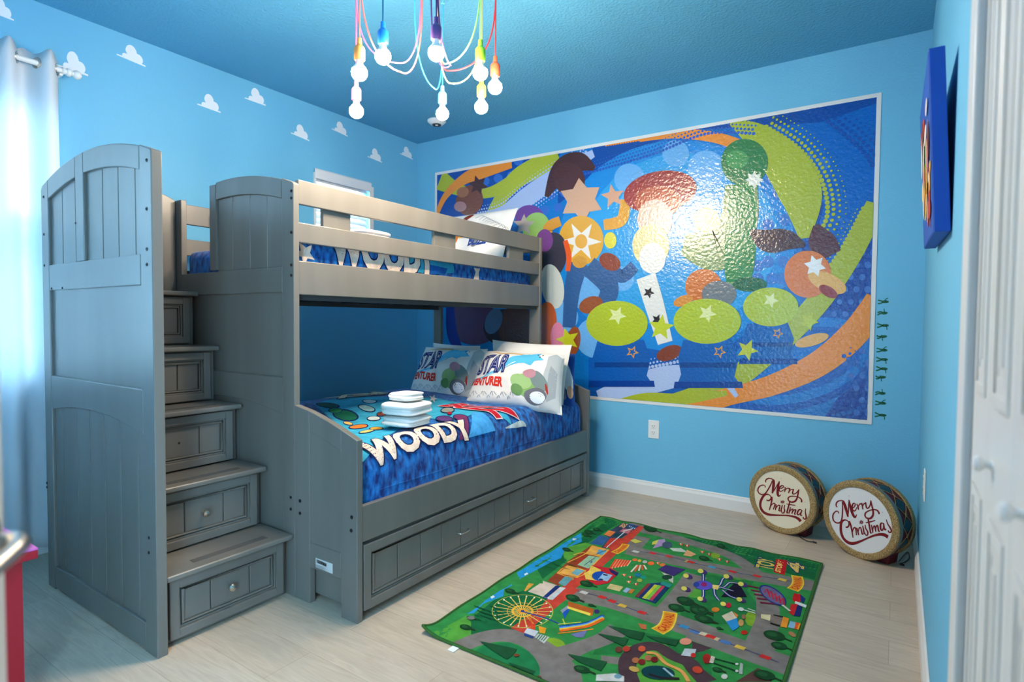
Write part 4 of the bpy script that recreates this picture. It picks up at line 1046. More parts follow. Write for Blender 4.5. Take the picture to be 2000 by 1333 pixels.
# deeper blue fields
pr.poly(Wp([(850, 335), (1100, 290), (1080, 330), (960, 420), (850, 440)]), DEEP)
pr.poly(Wp([(1180, 275), (1430, 235), (1730, 180), (1730, 300), (1640, 420), (1560, 520), (1600, 300), (1450, 250), (1330, 255), (1180, 330), (1090, 400), (1090, 340)]), DEEP)
pr.poly(Wp([(1560, 640), (1720, 420), (1720, 840), (1600, 830), (1690, 700), (1700, 600)]), (10, 66, 160))
pr.poly(Wp([(845, 560), (1000, 560), (1060, 700), (1000, 790), (845, 780)]), SKY)
pr.poly(Wp([(1150, 700), (1330, 640), (1500, 760), (1500, 800), (1150, 790)]), (16, 92, 180)).layer()
pr.poly(Wp([(1450, 250), (1600, 240), (1720, 200), (1720, 400), (1600, 600), (1560, 600), (1610, 400)]), (8, 96, 190)).layer()
# light centre
pr.polys([[wp(x, y) for x, y in ell(1320, 480, 232, 205, 48, -8)]], (24, 134, 216)).layer()
pr.polys([[wp(x, y) for x, y in ell(1330, 470, 190, 170, 48, -8)]], (44, 156, 224)).layer()
for cx, cy, r in ((1140, 570, 34), (1180, 600, 26), (1165, 660, 40), (1230, 350, 30), (1380, 330, 36), (1320, 300, 26), (1215, 545, 24), (1100, 620, 30)):
    pr.poly([wp(x, y) for x, y in ell(cx, cy, r, r, 24)], (104, 172, 232))
pr.layer()
# nested arcs at lower right
for rx, ry, c in ((170, 92, (12, 84, 178)), (150, 78, (24, 118, 204)), (128, 60, (12, 92, 186)), (104, 44, (20, 108, 198))):
    pr.poly([wp(x, y) for x, y in ell(1560, 706, rx, ry, 40, -16)], c).layer()
# big faint discs
for cx, cy in ((1530, 480), (1530, 512), (1500, 480), (1500, 512), (1560, 470), (1520, 380), (1545, 400), (1505, 350), (1535, 430), (1480, 520), (1508, 545), (1535, 545), (1500, 440), (1560, 440), (1525, 545), (1480, 545), (1575, 310), (1590, 345), (1610, 320)):
    pr.poly([wp(x, y) for x, y in ell(cx, cy, 12, 12, 16)], (52, 116, 200))
for i in range(7):
    for j in range(5):
        x, y = 935+i*26+j*13, 330+j*24-i*5
        if y > 312: pr.poly([wp(a, c) for a, c in ell(x, y, 9, 9, 14)], (48, 104, 196))
for i in range(16):
    for j in range(7):
        x, y = 1585+j*22+(i % 2)*11, 470+i*24
        if x < 1715 and x-y*.3 > 1420+10: pr.poly([wp(a, c) for a, c in ell(x, y, 4.5+.5*j, 4.5+.5*j, 10)], (60, 112, 196))
pr.layer()
# swirls
wrib([(860, 352), (900, 372), (950, 378), (1010, 352), (1080, 308)], [40, 22, 20, 34, 44], YG); pr.layer()
wrib([(940, 470), (950, 440), (968, 405), (1010, 350), (1090, 300)], [14, 18, 26, 40, 30], YG); pr.layer()
wrib([(850, 430), (870, 385), (905, 352), (950, 332), (1000, 316)], [10, 14, 22, 30, 26], ORG); pr.layer()
wrib([(930, 438), (980, 420), (1030, 385), (1080, 350), (1160, 300)], [30, 30, 40, 36, 16], (170, 190, 232)); dots([(930, 450), (1000, 425), (1060, 385), (1120, 345)], .011, .004, (170, 190, 232), 3, .9, -1); dots([(930, 418), (980, 405), (1030, 366), (1080, 333), (1150, 295)], .011, .004, (170, 190, 232), 3, .9, 1); pr.layer()
wrib([(1250, 274), (1320, 262), (1400, 270), (1460, 294), (1520, 338)], [8, 18, 20, 22, 10], ORG); dots([(1180, 285), (1260, 272), (1320, 258)], .009, .003, ORG, 2, .8, 1); pr.layer()
wrib([(1430, 238), (1480, 268), (1530, 318), (1566, 385), (1572, 466)], [14, 48, 72, 72, 20], YG); dots([(1490, 244), (1560, 290), (1604, 350), (1616, 420), (1590, 470)], .013, .004, YG, 4, .8, 1); pr.layer()
wrib([(1712, 398), (1660, 500), (1590, 600), (1500, 690), (1400, 760), (1300, 790)], [36, 40, 42, 40, 44, 30], YG); dots([(1690, 400), (1640, 492), (1580, 575)], .011, .004, YG, 2, .8, -1); pr.layer()
wrib([(1716, 584), (1670, 650), (1600, 710), (1510, 752), (1420, 776), (1340, 800)], [44, 50, 48, 40, 34, 40], ORG); pr.layer()
wrib([(1170, 778), (1240, 755), (1320, 735), (1400, 735), (1440, 775)], [30, 46, 44, 20, 8], (176, 196, 236)); dots([(1180, 745), (1250, 722), (1330, 705), (1350, 690)], .011, .004, (176, 196, 236), 3, .9, 1); pr.layer()
wrib([(1200, 790), (1260, 778), (1330, 780), (1420, 768)], [14, 20, 22, 10], YG); dots([(1480, 262), (1380, 262), (1280, 300), (1180, 330), (1110, 350)], .010, .004, (40, 90, 186), 4, .9, -1)
dots([(1560, 200), (1620, 240), (1680, 290), (1710, 330)], .013, .005, (20, 76, 170), 4, .9, 1); dots([(1640, 690), (1690, 730), (1690, 790), (1620, 815)], .012, .004, (24, 96, 186), 3, .9, 1); pr.layer()
# plain generic shapes of the same colours stand where printed figures are: balls, stars, ribbons, leaves
def ball(cx, cy, rx, ry, c, ro=0, rim=None):
    if rim: pr.poly([wp(x, y) for x, y in ell(cx, cy, rx+2, ry+2, 32, ro)], rim).layer()
    pr.poly([wp(x, y) for x, y in ell(cx, cy, rx, ry, 32, ro)], c).layer()
def st(cx, cy, r, c, n=5, rot=.2, k=.45): pr.poly([wp(x, y) for x, y in star(cx, cy, r, k, n, rot)], c).layer()
BRN, DBR, TAN, DEN = (122, 66, 44), (74, 34, 30), (206, 160, 116), (48, 92, 148)
ball(918, 392, 26, 30, BRN, 20); ball(905, 376, 12, 10, (160, 100, 66), -20); st(935, 362, 20, DBR, 6, .3, .5); ball(900, 404, 12, 10, (170, 124, 122))
ball(1035, 425, 28, 24, (112, 60, 150)); ball(1048, 445, 26, 30, (150, 190, 96), 20); st(1024, 440, 22, (188, 170, 160), 5, .6)
wrib([(1068, 385), (1095, 335), (1130, 318), (1162, 330)], [10, 44, 40, 8], DBR); pr.layer(); ball(1112, 350, 30, 34, (84, 40, 32), -30)
st(1136, 392, 44, (214, 168, 136), 6, .1, .62); ball(1136, 470, 44, 48, (222, 166, 52)); st(1136, 472, 40, (232, 228, 220), 6, .5, .4); ball(1136, 472, 12, 14, (226, 168, 60))
wrib([(1090, 500), (1070, 450), (1095, 432)], [20, 22, 20], (214, 150, 50)); wrib([(1180, 440), (1215, 430), (1222, 390)], [20, 24, 20], (222, 160, 50)); pr.layer(); st(1198, 384, 24, (212, 162, 130), 5, .8)
wrib([(1130, 515), (1118, 570), (1112, 640)], [44, 34, 28], DEN); wrib([(1150, 520), (1190, 560), (1178, 600)], [40, 40, 34], DEN); pr.layer(); ball(1155, 596, 24, 16, (150, 78, 38), -20); ball(1120, 668, 14, 30, (150, 78, 40), 10); ball(1133, 512, 14, 12, (206, 150, 52))
ball(1078, 500, 30, 46, (60, 60, 74), 10); ball(1080, 560, 22, 44, (206, 210, 200), -10); ball(1065, 470, 16, 22, (120, 70, 140), 0); wrib([(1105, 470), (1112, 500), (1110, 530)], [10, 12, 10], (230, 92, 40)); pr.layer()
ball(1066, 640, 22, 50, (206, 92, 24), 6); ball(1090, 660, 14, 30, (226, 130, 160)); ball(925, 630, 52, 44, (96, 66, 92), 10); ball(985, 640, 40, 36, (60, 40, 48)); ball(1010, 640, 36, 44, (90, 50, 36)); ball(965, 628, 16, 26, (92, 110, 140), 20); wrib([(880, 600), (884, 650), (900, 690)], [20, 26, 20], (34, 44, 130)); pr.layer()
ball(1290, 375, 72, 40, (160, 52, 44), -10); ball(1285, 395, 44, 32, (186, 86, 52)); ball(1280, 430, 34, 40, (222, 190, 168)); ball(1272, 480, 36, 42, (226, 212, 150)); ball(1275, 505, 26, 30, (232, 232, 226), 0)
wrib([(1240, 520), (1215, 540), (1190, 520)], [24, 26, 22], DEN); pr.layer(); wrib([(1262, 540), (1280, 600), (1300, 670)], [40, 38, 30], (228, 228, 224)); pr.layer(); st(1268, 572, 12, (40, 36, 40), 5); st(1284, 625, 12, (40, 36, 40), 5); ball(1308, 690, 26, 14, (130, 60, 36), -20); ball(1193, 470, 12, 16, (222, 210, 60)); ball(1192, 512, 22, 16, (140, 64, 40), 30)
ball(1455, 318, 46, 46, (52, 124, 62), -10); ball(1440, 312, 22, 18, (78, 152, 78)); wrib([(1448, 360), (1440, 440), (1400, 485), (1335, 478)], [60, 74, 90, 40], (120, 150, 92)); pr.layer()
wrib([(1450, 360), (1448, 440), (1444, 520), (1440, 565)], [44, 56, 56, 36], (48, 132, 60)); pr.layer(); ball(1465, 556, 34, 14, (34, 96, 48)); ball(1380, 430, 26, 24, (196, 206, 110)); st(1474, 352, 18, (222, 226, 216), 8, 0, .6)
wrib([(1466, 452), (1500, 470), (1536, 470), (1572, 480)], [10, 44, 40, 8], DBR); wrib([(1594, 440), (1604, 470), (1622, 500)], [10, 46, 40], (92, 44, 44)); pr.layer()
ball(1578, 536, 46, 46, (216, 120, 44)); ball(1616, 552, 40, 18, (232, 178, 92), 24); st(1592, 520, 22, (236, 238, 240), 6, .3, .55); ball(1618, 570, 20, 10, (150, 50, 44), 30)
ball(1375, 560, 36, 34, (206, 112, 36)); ball(1405, 575, 34, 26, (112, 118, 122)); ball(1335, 588, 20, 10, (214, 140, 50), -20); ball(1586, 665, 34, 11, (226, 170, 84), -16)
for cx, cy, s in ((1214, 700, 1.0), (1383, 700, 1.04), (1500, 662, .88)):
    pr.poly([wp(cx+a*s, cy+c_*s) for a, c_ in ((-46, -34), (44, -36), (58, 0), (50, 34), (62, 52), (-58, 52), (-50, 30), (-56, 0))], (18, 92, 176)).layer()
    pr.poly([wp(cx+a*s, cy+c_*s) for a, c_ in ((-52, 8), (54, 8), (54, 18), (-52, 18))], (16, 66, 140)).layer()
    pr.poly([wp(cx+a*s, cy+c_*s) for a, c_ in ((-62, 44), (64, 44), (66, 56), (-64, 56))], (10, 62, 150)).layer()
    st(cx+22*s, cy-12*s, 13*s, (214, 150, 60), 5, .2); st(cx+22*s, cy-12*s, 8*s, (18, 92, 176), 5, .2)
for cx, cy, rx, ry in ((1206, 632, 60, 44), (1382, 628, 66, 44), (1506, 600, 54, 38)):
    ball(cx, cy, rx, ry, (176, 194, 42)); st(cx, cy-ry*.35, ry*.42, (222, 230, 160), 5, .2)
st(1292, 640, 26, (192, 206, 44), 5, .5); st(1110, 664, 24, (200, 208, 40), 5, .9); st(1460, 684, 22, (190, 200, 44), 5, .2); st(1580, 628, 20, (190, 200, 44), 5, .2)
tag(pr.build('printed_sheet', M['poster'], mu), 'glossy print of blue, lime and orange swirls with balls and stars')

# green figures beside the mural, feet towards its edge
POSES = [
 [((0, .35), (.30, .20), (.52, .05)), ((0, -.35), (.28, -.28), (.52, -.02)), ((.50, 0), (.72, .02), (.86, 0)), ((.74, .02), (.68, .40), (.95, .75))],
 [((0, .10), (.28, .28), (.50, .05)), ((0, -.40), (.25, -.10), (.50, -.05)), ((.48, 0), (.66, .0), (.78, .06)), ((.66, .05), (.62, .5), (.60, .9))],
 [((0, .40), (.30, .15), (.56, .0)), ((0, -.42), (.28, -.25), (.56, -.02)), ((.52, 0), (.76, 0), (.92, 0)), ((.78, -.02), (.90, -.40), (.92, -.85))],
 [((0, .30), (.12, .05), (.40, .05)), ((0, -.30), (.20, -.30), (.42, 0)), ((.36, .1), (.60, .05), (.78, .10)), ((.62, 0), (.50, -.35), (.56, -.80))]]
sy = [590, 612, 636, 658, 684, 702, 720, 737, 768, 787, 810]; kinds = [0, 1, 2, 3, 0, 2, 2, 3, 1, 0, 2]
ORD = ['topmost', 'second from the top', 'third from the top', 'fourth from the top', 'fifth from the top', 'sixth, in the middle', 'fifth from the bottom', 'fourth from the bottom', 'third from the bottom', 'second from the bottom', 'lowest']
for i, (y, k) in enumerate(zip(sy, kinds)):
    x0 = 1713.5-(y-590)*.026; a = wp(x0, y); bx = wp(x0+21, y)[0]; s = bx-a[0]; ps = []
    for li, ln in enumerate(POSES[k]):
        w = (.15, .15, .30, .075)[li]*s; ps += ribbon([(a[0]+.002+p[0]*s*1.0, a[1]+p[1]*s*.56) for p in ln], w, 4)
    hd = POSES[k][2][-1]; ps.append(ell(a[0]+.002+(hd[0]+.05)*s, a[1]+hd[1]*s*.56, s*.12, s*.12, 10))
    q = MB()
    for p in ps: q.add([(u, YB-.0012, v) for u, v in p], [tuple(range(len(p)))])
    q.build_name = 'x'
    o = q.build('soldier_decal', M['soldier'], loc=(a[0], YB, a[1])); md = o.modifiers.new('vinyl', 'SOLIDIFY'); md.thickness = .0006; md.offset = 0
    tag(o, 'small green figure decal beside the mural edge, '+ORD[i]+' of the column', 'wall decal', 'column of green figure decals beside the mural')

# ------------------------------------------------------------------ canvas on the right wall
pc = thing('canvas_picture', (XR-.02, 2.16, 1.40), 'blue stretched canvas print hanging on the right wall', 'picture')
ya, yb = 1.82, 2.50
def cv(y, z, d):    # the canvas hangs tilted: its top stands further off the wall
    t = (z-1.395)/.465; xw = XR-.003-.024*t; return (xw-.034*d, y, z)
vs = [cv(y, z, d) for d in (0, 1) for (y, z) in ((ya, 1.395), (yb, 1.425), (yb, 1.890), (ya, 1.860))]
MB().add(vs, [(0, 3, 2, 1), (4, 5, 6, 7), (0, 1, 5, 4), (1, 2, 6, 5), (2, 3, 7, 6), (3, 0, 4, 7)]).build('wrapped_frame', M['canvas'], pc, bevel=.002)
def cf(u, v, h):
    z = 1.395+(v*.465)+.03*(u); t = (z-1.395)/.465; return (XR-.003-.024*t-.034-h, ya+u*(yb-ya), z)
pr = Print(cf, step=.0001, h0=.0006)
pr.poly([(0.01, .01), (.99, .01), (.99, .99), (.01, .99)], (24, 84, 180)).layer()
r_ = random.Random(11)
for k in range(46):
    u, v = .12+r_.random()*.76, .14+r_.random()*.62; c = r_.choice(((222, 160, 60), (200, 60, 50), (230, 220, 210), (140, 190, 70), (150, 70, 120), (214, 120, 140), (120, 60, 40), (236, 190, 90)))
    pr.poly(ell(u, v, .03+r_.random()*.04, .05+r_.random()*.08, 14, r_.random()*90), c).layer()
tag(pr.build('printed_canvas', M['canvas_print'], pc), 'colourful patches on blue')

# ------------------------------------------------------------------ play rug
RX0, RX1, RY0, RY1 = -1.437, -0.275, 1.560, 3.092
def rz(x, y):
    e = max(0, 1-(RY1-y)/.10); z = .0045+.006*e*(.5+.5*math.sin(x*31+1.2*math.sin(x*9)))+.0012*math.sin(6*x+5*y)
    k = max(0, 1-math.hypot(x-RX0, y-RY0)/.09); return z+.022*k*k+.002*max(0, 1-(x-RX0)/.05)*(1+math.sin(y*22))
rug = thing('play_rug', ((RX0+RX1)/2, (RY0+RY1)/2, 0), 'green play rug printed with roads, trees and fairground rides', 'rug')
q = MB()
for dz in (0, -.003): q.grid(90, 110, lambda i, j: (RX0+(RX1-RX0)*i, RY0+(RY1-RY0)*j, rz(RX0+(RX1-RX0)*i, RY0+(RY1-RY0)*j)+dz))
o = q.build('rug_base', M['rug_edge'], rug, smooth=True, angle=80); 
per = [(RX0, RY0+(RY1-RY0)*k/60) for k in range(61)]+[(RX0+(RX1-RX0)*k/46, RY1) for k in range(1, 47)]+[(RX1, RY1-(RY1-RY0)*k/60) for k in range(1, 61)]+[(RX1-(RX1-RX0)*k/46, RY0) for k in range(1, 47)]
MB().tube([(x, y, rz(x, y)) for x, y in per], .0048, 7, cap=False).build('stitched_binding', M['rug_edge'], rug, smooth=True)
tg = at(884, 1268, 2, .003); q = MB(); q.box(tg.x-.012, tg.x+.016, RY0-.034, RY0-.003, .0015, .003); tag(q.build('care_tag', M['decal'], rug), 'small white fabric tag')
FR = {'A': (1060, 1000, 6.667), 'B': (1330, 1040, 6.667), 'C': (830, 1140, 6.667), 'D': (1090, 1150, 6.667), 'E': (1350, 1170, 7.407)}
def fp(x, y, f='D'):
    ox, oy, s_ = FR[f]; p = at(ox+x/s_, oy+y/s_, 2, .006); return (p.x, p.y)
pr = Print(lambda u, v, h: (u, v, rz(u, v)+h), step=.000006, h0=.0012, maxe=.03, clip=(RX0+.008, RX1-.008, RY0+.008, RY1-.008))
G1, G2c, G3, ROAD, RDK, REDR, TREE, LIME = (52, 140, 72), (24, 104, 62), (86, 160, 62), (128, 122, 118), (78, 58, 66), (204, 70, 56), (26, 70, 42), (130, 168, 48)
def fpoly(f, pts, col): pr.poly([fp(x, y, f) for x, y in pts], col); return pr
def fell(f, cx, cy, rx, ry, col, ro=0): pr.poly([fp(x, y, f) for x, y in ell(cx, cy, rx, ry, 18, ro)], col); return pr
def fline(f, pts, w, col, n=6):
    """line of width w metres (or a list of widths)"""
    pr.polys(ribbon([fp(x, y, f) for x, y in pts], w, n), col); return pr
pr.poly([(RX0, RY0), (RX1, RY0), (RX1, RY1), (RX0, RY1)], G1).layer()
# darker and lighter grass fields
fpoly('A', [(760, 80), (1010, 140), (560, 420), (400, 560), (0, 880), (-100, 700), (520, 260)], G2c); fpoly('A', [(250, 470), (560, 400), (640, 430), (330, 640), (280, 600)], G3)
fpoly('C', [(640, 430), (900, 220), (1300, 90), (1640, 220), (1500, 560), (1200, 640), (760, 650), (600, 720), (600, 500)], G2c); fpoly('C', [(110, 650), (540, 420), (600, 520), (600, 700), (420, 790)], G3)
fpoly('C', [(620, 900), (780, 800), (1100, 770), (1500, 960), (1600, 1200), (1580, 1290), (1350, 1280)], (34, 124, 74)); fell('C', 1650, 820, 180, 110, LIME)
fpoly('B', [(0, 60), (960, 200), (1350, 330), (1800, 430), (1740, 620), (1480, 560), (960, 420), (500, 200)], G2c); fpoly('B', [(200, 530), (950, 640), (860, 760), (1000, 940), (1010, 1200), (0, 1200), (0, 820)], (40, 122, 66))
fpoly('D', [(640, 480), (1600, 660), (2000, 820), (2000, 1220), (900, 1220), (860, 860), (450, 860)], (38, 122, 64)); fpoly('D', [(900, 740), (1400, 720), (1900, 1220), (1050, 1220)], G3)
fell('B', 760, 520+60, 90, 40, G3); fell('B', 180, 800, 120, 60, G3); fell('E', 870, 290, 90, 110, LIME); fell('B', 450, 300, 60, 40, LIME); pr.layer()
# stream along the left edge
fpoly('A', [(0, 590), (500, 270), (510, 390), (300, 470), (240, 600), (100, 660), (-300, 880), (-340, 800)], (40, 150, 214)); fpoly('C', [(1120, 0), (1140, 30), (1030, 80), (1020, 170), (760, 270), (640, 390), (560, 400), (530, 400)], (44, 150, 214)); pr.layer()
fpoly('A', [(395, 345), (440, 350), (430, 375), (385, 368)], (220, 236, 240)); fpoly('C', [(850, 180), (890, 160), (912, 180), (870, 204)], (220, 236, 240)); fpoly('C', [(1290, -120), (1330, -140), (1345, -120), (1300, -100)], (220, 236, 240)); pr.layer()
# roads
RW = .115
fline('B', [(-650, -200), (-520, -40), (-300, 20), (0, 100), (450, 230), (700, 330), (900, 470), (1000, 560)], .075, ROAD, 10)
fline('A', [(1300, 330), (1180, 480), (1250, 560)], .085, ROAD)
fline('A', [(1120, 500), (1500, 590), (2000, 690)], .115, ROAD); fline('B', [(100, 410), (700, 520), (1150, 600), (1740, 700)], .115, ROAD)
fline('A', [(300, 1080), (700, 1100), (1200, 1230)], [.10, .11, .115], ROAD); fline('D', [(150, 60), (700, 160), (1400, 400), (2000, 620)], .125, ROAD); fline('E', [(0, 470), (700, 720), (1480, 1000)], .125, ROAD)
fline('B', [(200, 560), (0, 780), (-200, 1020), (-330, 1140)], [.10, .075, .08, .12], ROAD); fline('B', [(1100, 800), (1130, 1000), (1120, 1200)], .085, ROAD); fline('E', [(1110, 100), (1110, 300), (1040, 520), (980, 720)], [.085, .085, .09, .10], ROAD)
fline('C', [(420, 840), (700, 730), (1000, 680), (1300, 730), (1550, 880), (1720, 1080), (1750, 1300)], [.075, .08, .085, .09, .10, .12, .13], ROAD, 10); fline('C', [(1740, 1000), (1900, 900), (2100, 800)], .07, ROAD)
fline('D', [(0, 850), (300, 760), (600, 650), (800, 520)], [.07, .07, .075, .09], ROAD); fpoly('D', [(560, 870), (860, 900), (880, 1000), (560, 960)], ROAD); fline('D', [(60, 1000), (100, 1220)], .11, ROAD)
fline('D', [(950, 1220), (900, 1050), (930, 900), (1080, 770), (1300, 760), (1500, 880), (1700, 960), (1800, 1080), (1950, 1220)], [.06, .06, .06, .055, .055, .055, .06, .06, .07], RDK, 10)
fpoly('D', [(1740, 690), (2000, 780), (1950, 800), (1760, 800)], RDK); fpoly('E', [(20, 640), (240, 700), (200, 760), (0, 800)], RDK); fpoly('E', [(960, 1010), (1200, 1100), (1160, 1207), (640, 1207)], (90, 62, 58)); pr.layer()
# red brick street and buildings, upper left
fline('A', [(1270, 200), (1050, 400), (760, 650), (500, 860), (250, 1060), (80, 1220)], [.045, .05, .055, .055, .055, .055], REDR); fline('C', [(1950, 60), (1700, 240), (1500, 400), (1200, 620)], [.05, .05, .055, .06], REDR); pr.layer()
fpoly('A', [(1040, 150), (1250, 200), (820, 480), (760, 470), (860, 340), (790, 300)], (60, 70, 96)); fpoly('A', [(640, 430), (860, 500), (420, 870), (200, 960), (60, 900), (190, 780), (330, 640)], (150, 70, 44)); pr.layer()
for f, pts, c in (('A', [(1040, 155), (1110, 170), (1060, 215), (990, 200)], (214, 160, 110)), ('A', [(1120, 165), (1240, 195), (1180, 235), (1090, 200)], (40, 90, 160)), ('A', [(1050, 220), (1160, 245), (1110, 290), (1000, 260)], (196, 116, 128)),
                  ('A', [(860, 245), (950, 265), (880, 325), (795, 300)], (232, 130, 70)), ('A', [(745, 305), (870, 345), (770, 440), (610, 415)], (52, 96, 150)), ('A', [(880, 345), (1060, 350), (880, 480), (790, 460)], (196, 62, 50)),
                  ('A', [(950, 280), (1060, 300), (1010, 345), (910, 325)], (24, 70, 84)), ('A', [(650, 440), (860, 495), (760, 590), (570, 540)], (232, 172, 84)), ('A', [(520, 560), (600, 590), (480, 690), (400, 660)], (170, 60, 40)),
                  ('A', [(600, 570), (760, 595), (600, 740), (450, 690)], (150, 192, 160)), ('A', [(330, 700), (560, 760), (450, 850), (200, 800)], (232, 172, 84)), ('A', [(290, 840), (400, 860), (290, 970), (200, 930)], (100, 160, 172)),
                  ('A', [(730, 490), (850, 515), (780, 570), (700, 545)], (96, 166, 196)), ('A', [(440, 740), (545, 765), (450, 830), (370, 800)], (110, 170, 186)), ('A', [(0, 900), (190, 960), (60, 1090), (0, 1110)], (216, 196, 180)),
                  ('A', [(180, 960), (240, 975), (60, 1140), (0, 1120)], (30, 54, 120)), ('A', [(240, 980), (300, 990), (130, 1150), (60, 1140)], (196, 206, 210)), ('C', [(1350, 0), (1420, 10), (1310, 110), (1290, 100)], (226, 164, 70)),
                  ('C', [(1500, 0), (1830, 60), (1640, 210), (1340, 110)], (218, 200, 184)), ('C', [(1700, 30), (1760, 45), (1590, 190), (1540, 175)], (30, 54, 120)), ('C', [(1770, 60), (1830, 65), (1640, 210), (1600, 195)], (196, 206, 210))):
    fpoly(f, pts, c).layer()
for a, c, n in (((1150, 200), (1190, 220), 4),):
    for k in range(n): fpoly('A', [(1130+22*k, 190+9*k), (1142+22*k, 193+9*k), (1130+22*k, 206+9*k), (1118+22*k, 203+9*k)], (170, 214, 226))
for k in range(9): fline('A', [(830+26*k, 470-22*k), (860+26*k, 440-22*k)], .005, (206, 224, 226)); fline('A', [(1040+14*k, 262-3*k), (1060+14*k, 245-3*k)], .004, (220, 210, 210))
for pts in ([(640, 445), (560, 545), (320, 660)], [(860, 500), (760, 590), (610, 740)], [(640, 440), (870, 500)], [(330, 700), (190, 800), (450, 855), (560, 765), (340, 705)], [(400, 560), (520, 530), (560, 545)], [(560, 545), (770, 590)]): fline('A', pts, .006, (240, 176, 66), 2)
for k in range(6): fline('A', [(700+22*k, 560-9*k), (726+22*k, 532-9*k)], .003, (60, 90, 110)); fline('A', [(540+24*k, 700-16*k), (566+24*k, 672-16*k)], .0035, (70, 110, 130))
fline('A', [(600, 640), (640, 650), (620, 670)], .005, (70, 60, 110)); fline('A', [(350, 860), (400, 870), (380, 890)], .005, (206, 150, 80)); pr.layer()
# arched banners with lettering
def banner(f, pts, text, h, rot, tf):
    ln = [fp(x, y, f) for x, y in pts]; pr.polys(ribbon(ln, h, 8), (240, 204, 66)).layer(); pr.polys(ribbon([Vector(ln[0]).lerp(Vector(ln[1]), .1)[:]]+ln[1:-1]+[Vector(ln[-1]).lerp(Vector(ln[-2]), .1)[:]], h*.78, 8), (232, 150, 44)).layer()
    L_ = smooth_line(ln, 20); acc = [0]
    for a, c in zip(L_[:-1], L_[1:]): acc.append(acc[-1]+(c-a).length)
    tot = acc[-1]; fs, x0, x1, y0, y1 = text_tris(text, .02); ps = []
    for fc in fs:
        q = []
        for (x, y) in fc:
            a = ((x-x0)/(x1-x0)*.82+.09)*tot; b_ = ((y-y0)/(y1-y0)-.5)*h*.6
            k = max(1, next((i for i, v in enumerate(acc) if v >= a), len(acc)-1)); t = (a-acc[k-1])/max(1e-9, acc[k]-acc[k-1])
            p = L_[k-1].lerp(L_[k], t); d = (L_[k]-L_[k-1]).normalized(); n_ = Vector((-d.y, d.x)); p = p+n_*b_; q.append((p.x, p.y))
        ps.append(q)
    pr.polys(ps, (200, 60, 34)).layer()
banner('A', [(930, 540), (1010, 500), (1060, 460), (1080, 425)], 'CARNIVAL', .040, 0, 0)
banner('D', [(1290, 560), (1390, 500), (1440, 410), (1460, 310)], 'CARNIVAL', .056, 0, 0)
banner('B', [(1450, 750), (1500, 710), (1525, 650), (1510, 570)], 'CARNIVAL', .048, 0, 0)
# title lettering at the far right corner: reads across the rug, along -x of the photo's top edge
def rtext(f, t, bl, br_, tl_, col, edge=None, wgt=.05, ew=.05):
    B_, X_, Y_ = Vector(fp(*bl, f)), Vector(fp(*br_, f)), Vector(fp(*tl_, f)); ex, ey = X_-B_, Y_-B_
    for w, c in (((wgt+ew, edge),) if edge else ())+((wgt, col),):
        fs, *_r = text_tris(t, w); _, x0, x1, y0, y1 = text_tris(t, .02)
        pr.polys([[tuple(B_+ex*((x-x0)/(x1-x0))+ey*((y-y0)/(y1-y0))) for x, y in fc] for fc in fs], c).layer()
rtext('B', 'TOY', (1200, 500), (1235, 370), (970, 450), (222, 198, 92), (28, 52, 110), .03, .05)
fpoly('B', [(1240, 350), (1385, 375), (1350, 560), (1205, 520)], (196, 30, 40)).layer()
rtext('B', 'STORY', (1295, 530), (1335, 385), (1225, 505), (240, 206, 110), None, .04)
rtext('B', '4', (1590, 545), (1600, 440), (1375, 480), (226, 190, 104), (28, 52, 110), .04, .04)
# bunting lines on the roads
def bunt(f, pts, cols):
    fline(f, pts, .004, (44, 62, 120), 4).layer(); L_ = smooth_line([fp(x, y, f) for x, y in pts], 10)
    for k, c in enumerate(cols): p = L_[int((k+.5)/len(cols)*(len(L_)-1))]; pr.poly([(p.x-.018, p.y-.010), (p.x+.016, p.y-.013), (p.x+.020, p.y+.011), (p.x-.012, p.y+.013)], c)
    pr.layer()
bunt('A', [(1150, 520), (1400, 540), (1700, 600), (2000, 680)], [(206, 208, 200), (204, 50, 56), (200, 60, 60), (226, 190, 70)])
bunt('B', [(0, 360), (280, 430), (520, 480), (820, 545), (1150, 590), (1440, 640)], [(204, 50, 50), (70, 150, 190), (204, 50, 56), (200, 50, 50), (226, 190, 70)])
bunt('D', [(250, 30), (600, 120), (800, 210), (1180, 345)], [(200, 196, 190), (206, 50, 50), (206, 50, 50), (226, 186, 76), (206, 50, 50)])
bunt('E', [(0, 470), (200, 530), (420, 610), (700, 710), (1270, 930)], [(80, 120, 180), (206, 50, 50), (206, 190, 150), (80, 120, 180), (226, 186, 76), (206, 50, 50)])
bunt('D', [(1550, 470), (1900, 600), (2000, 640)], [(60, 140, 190), (206, 200, 170), (206, 50, 50)])
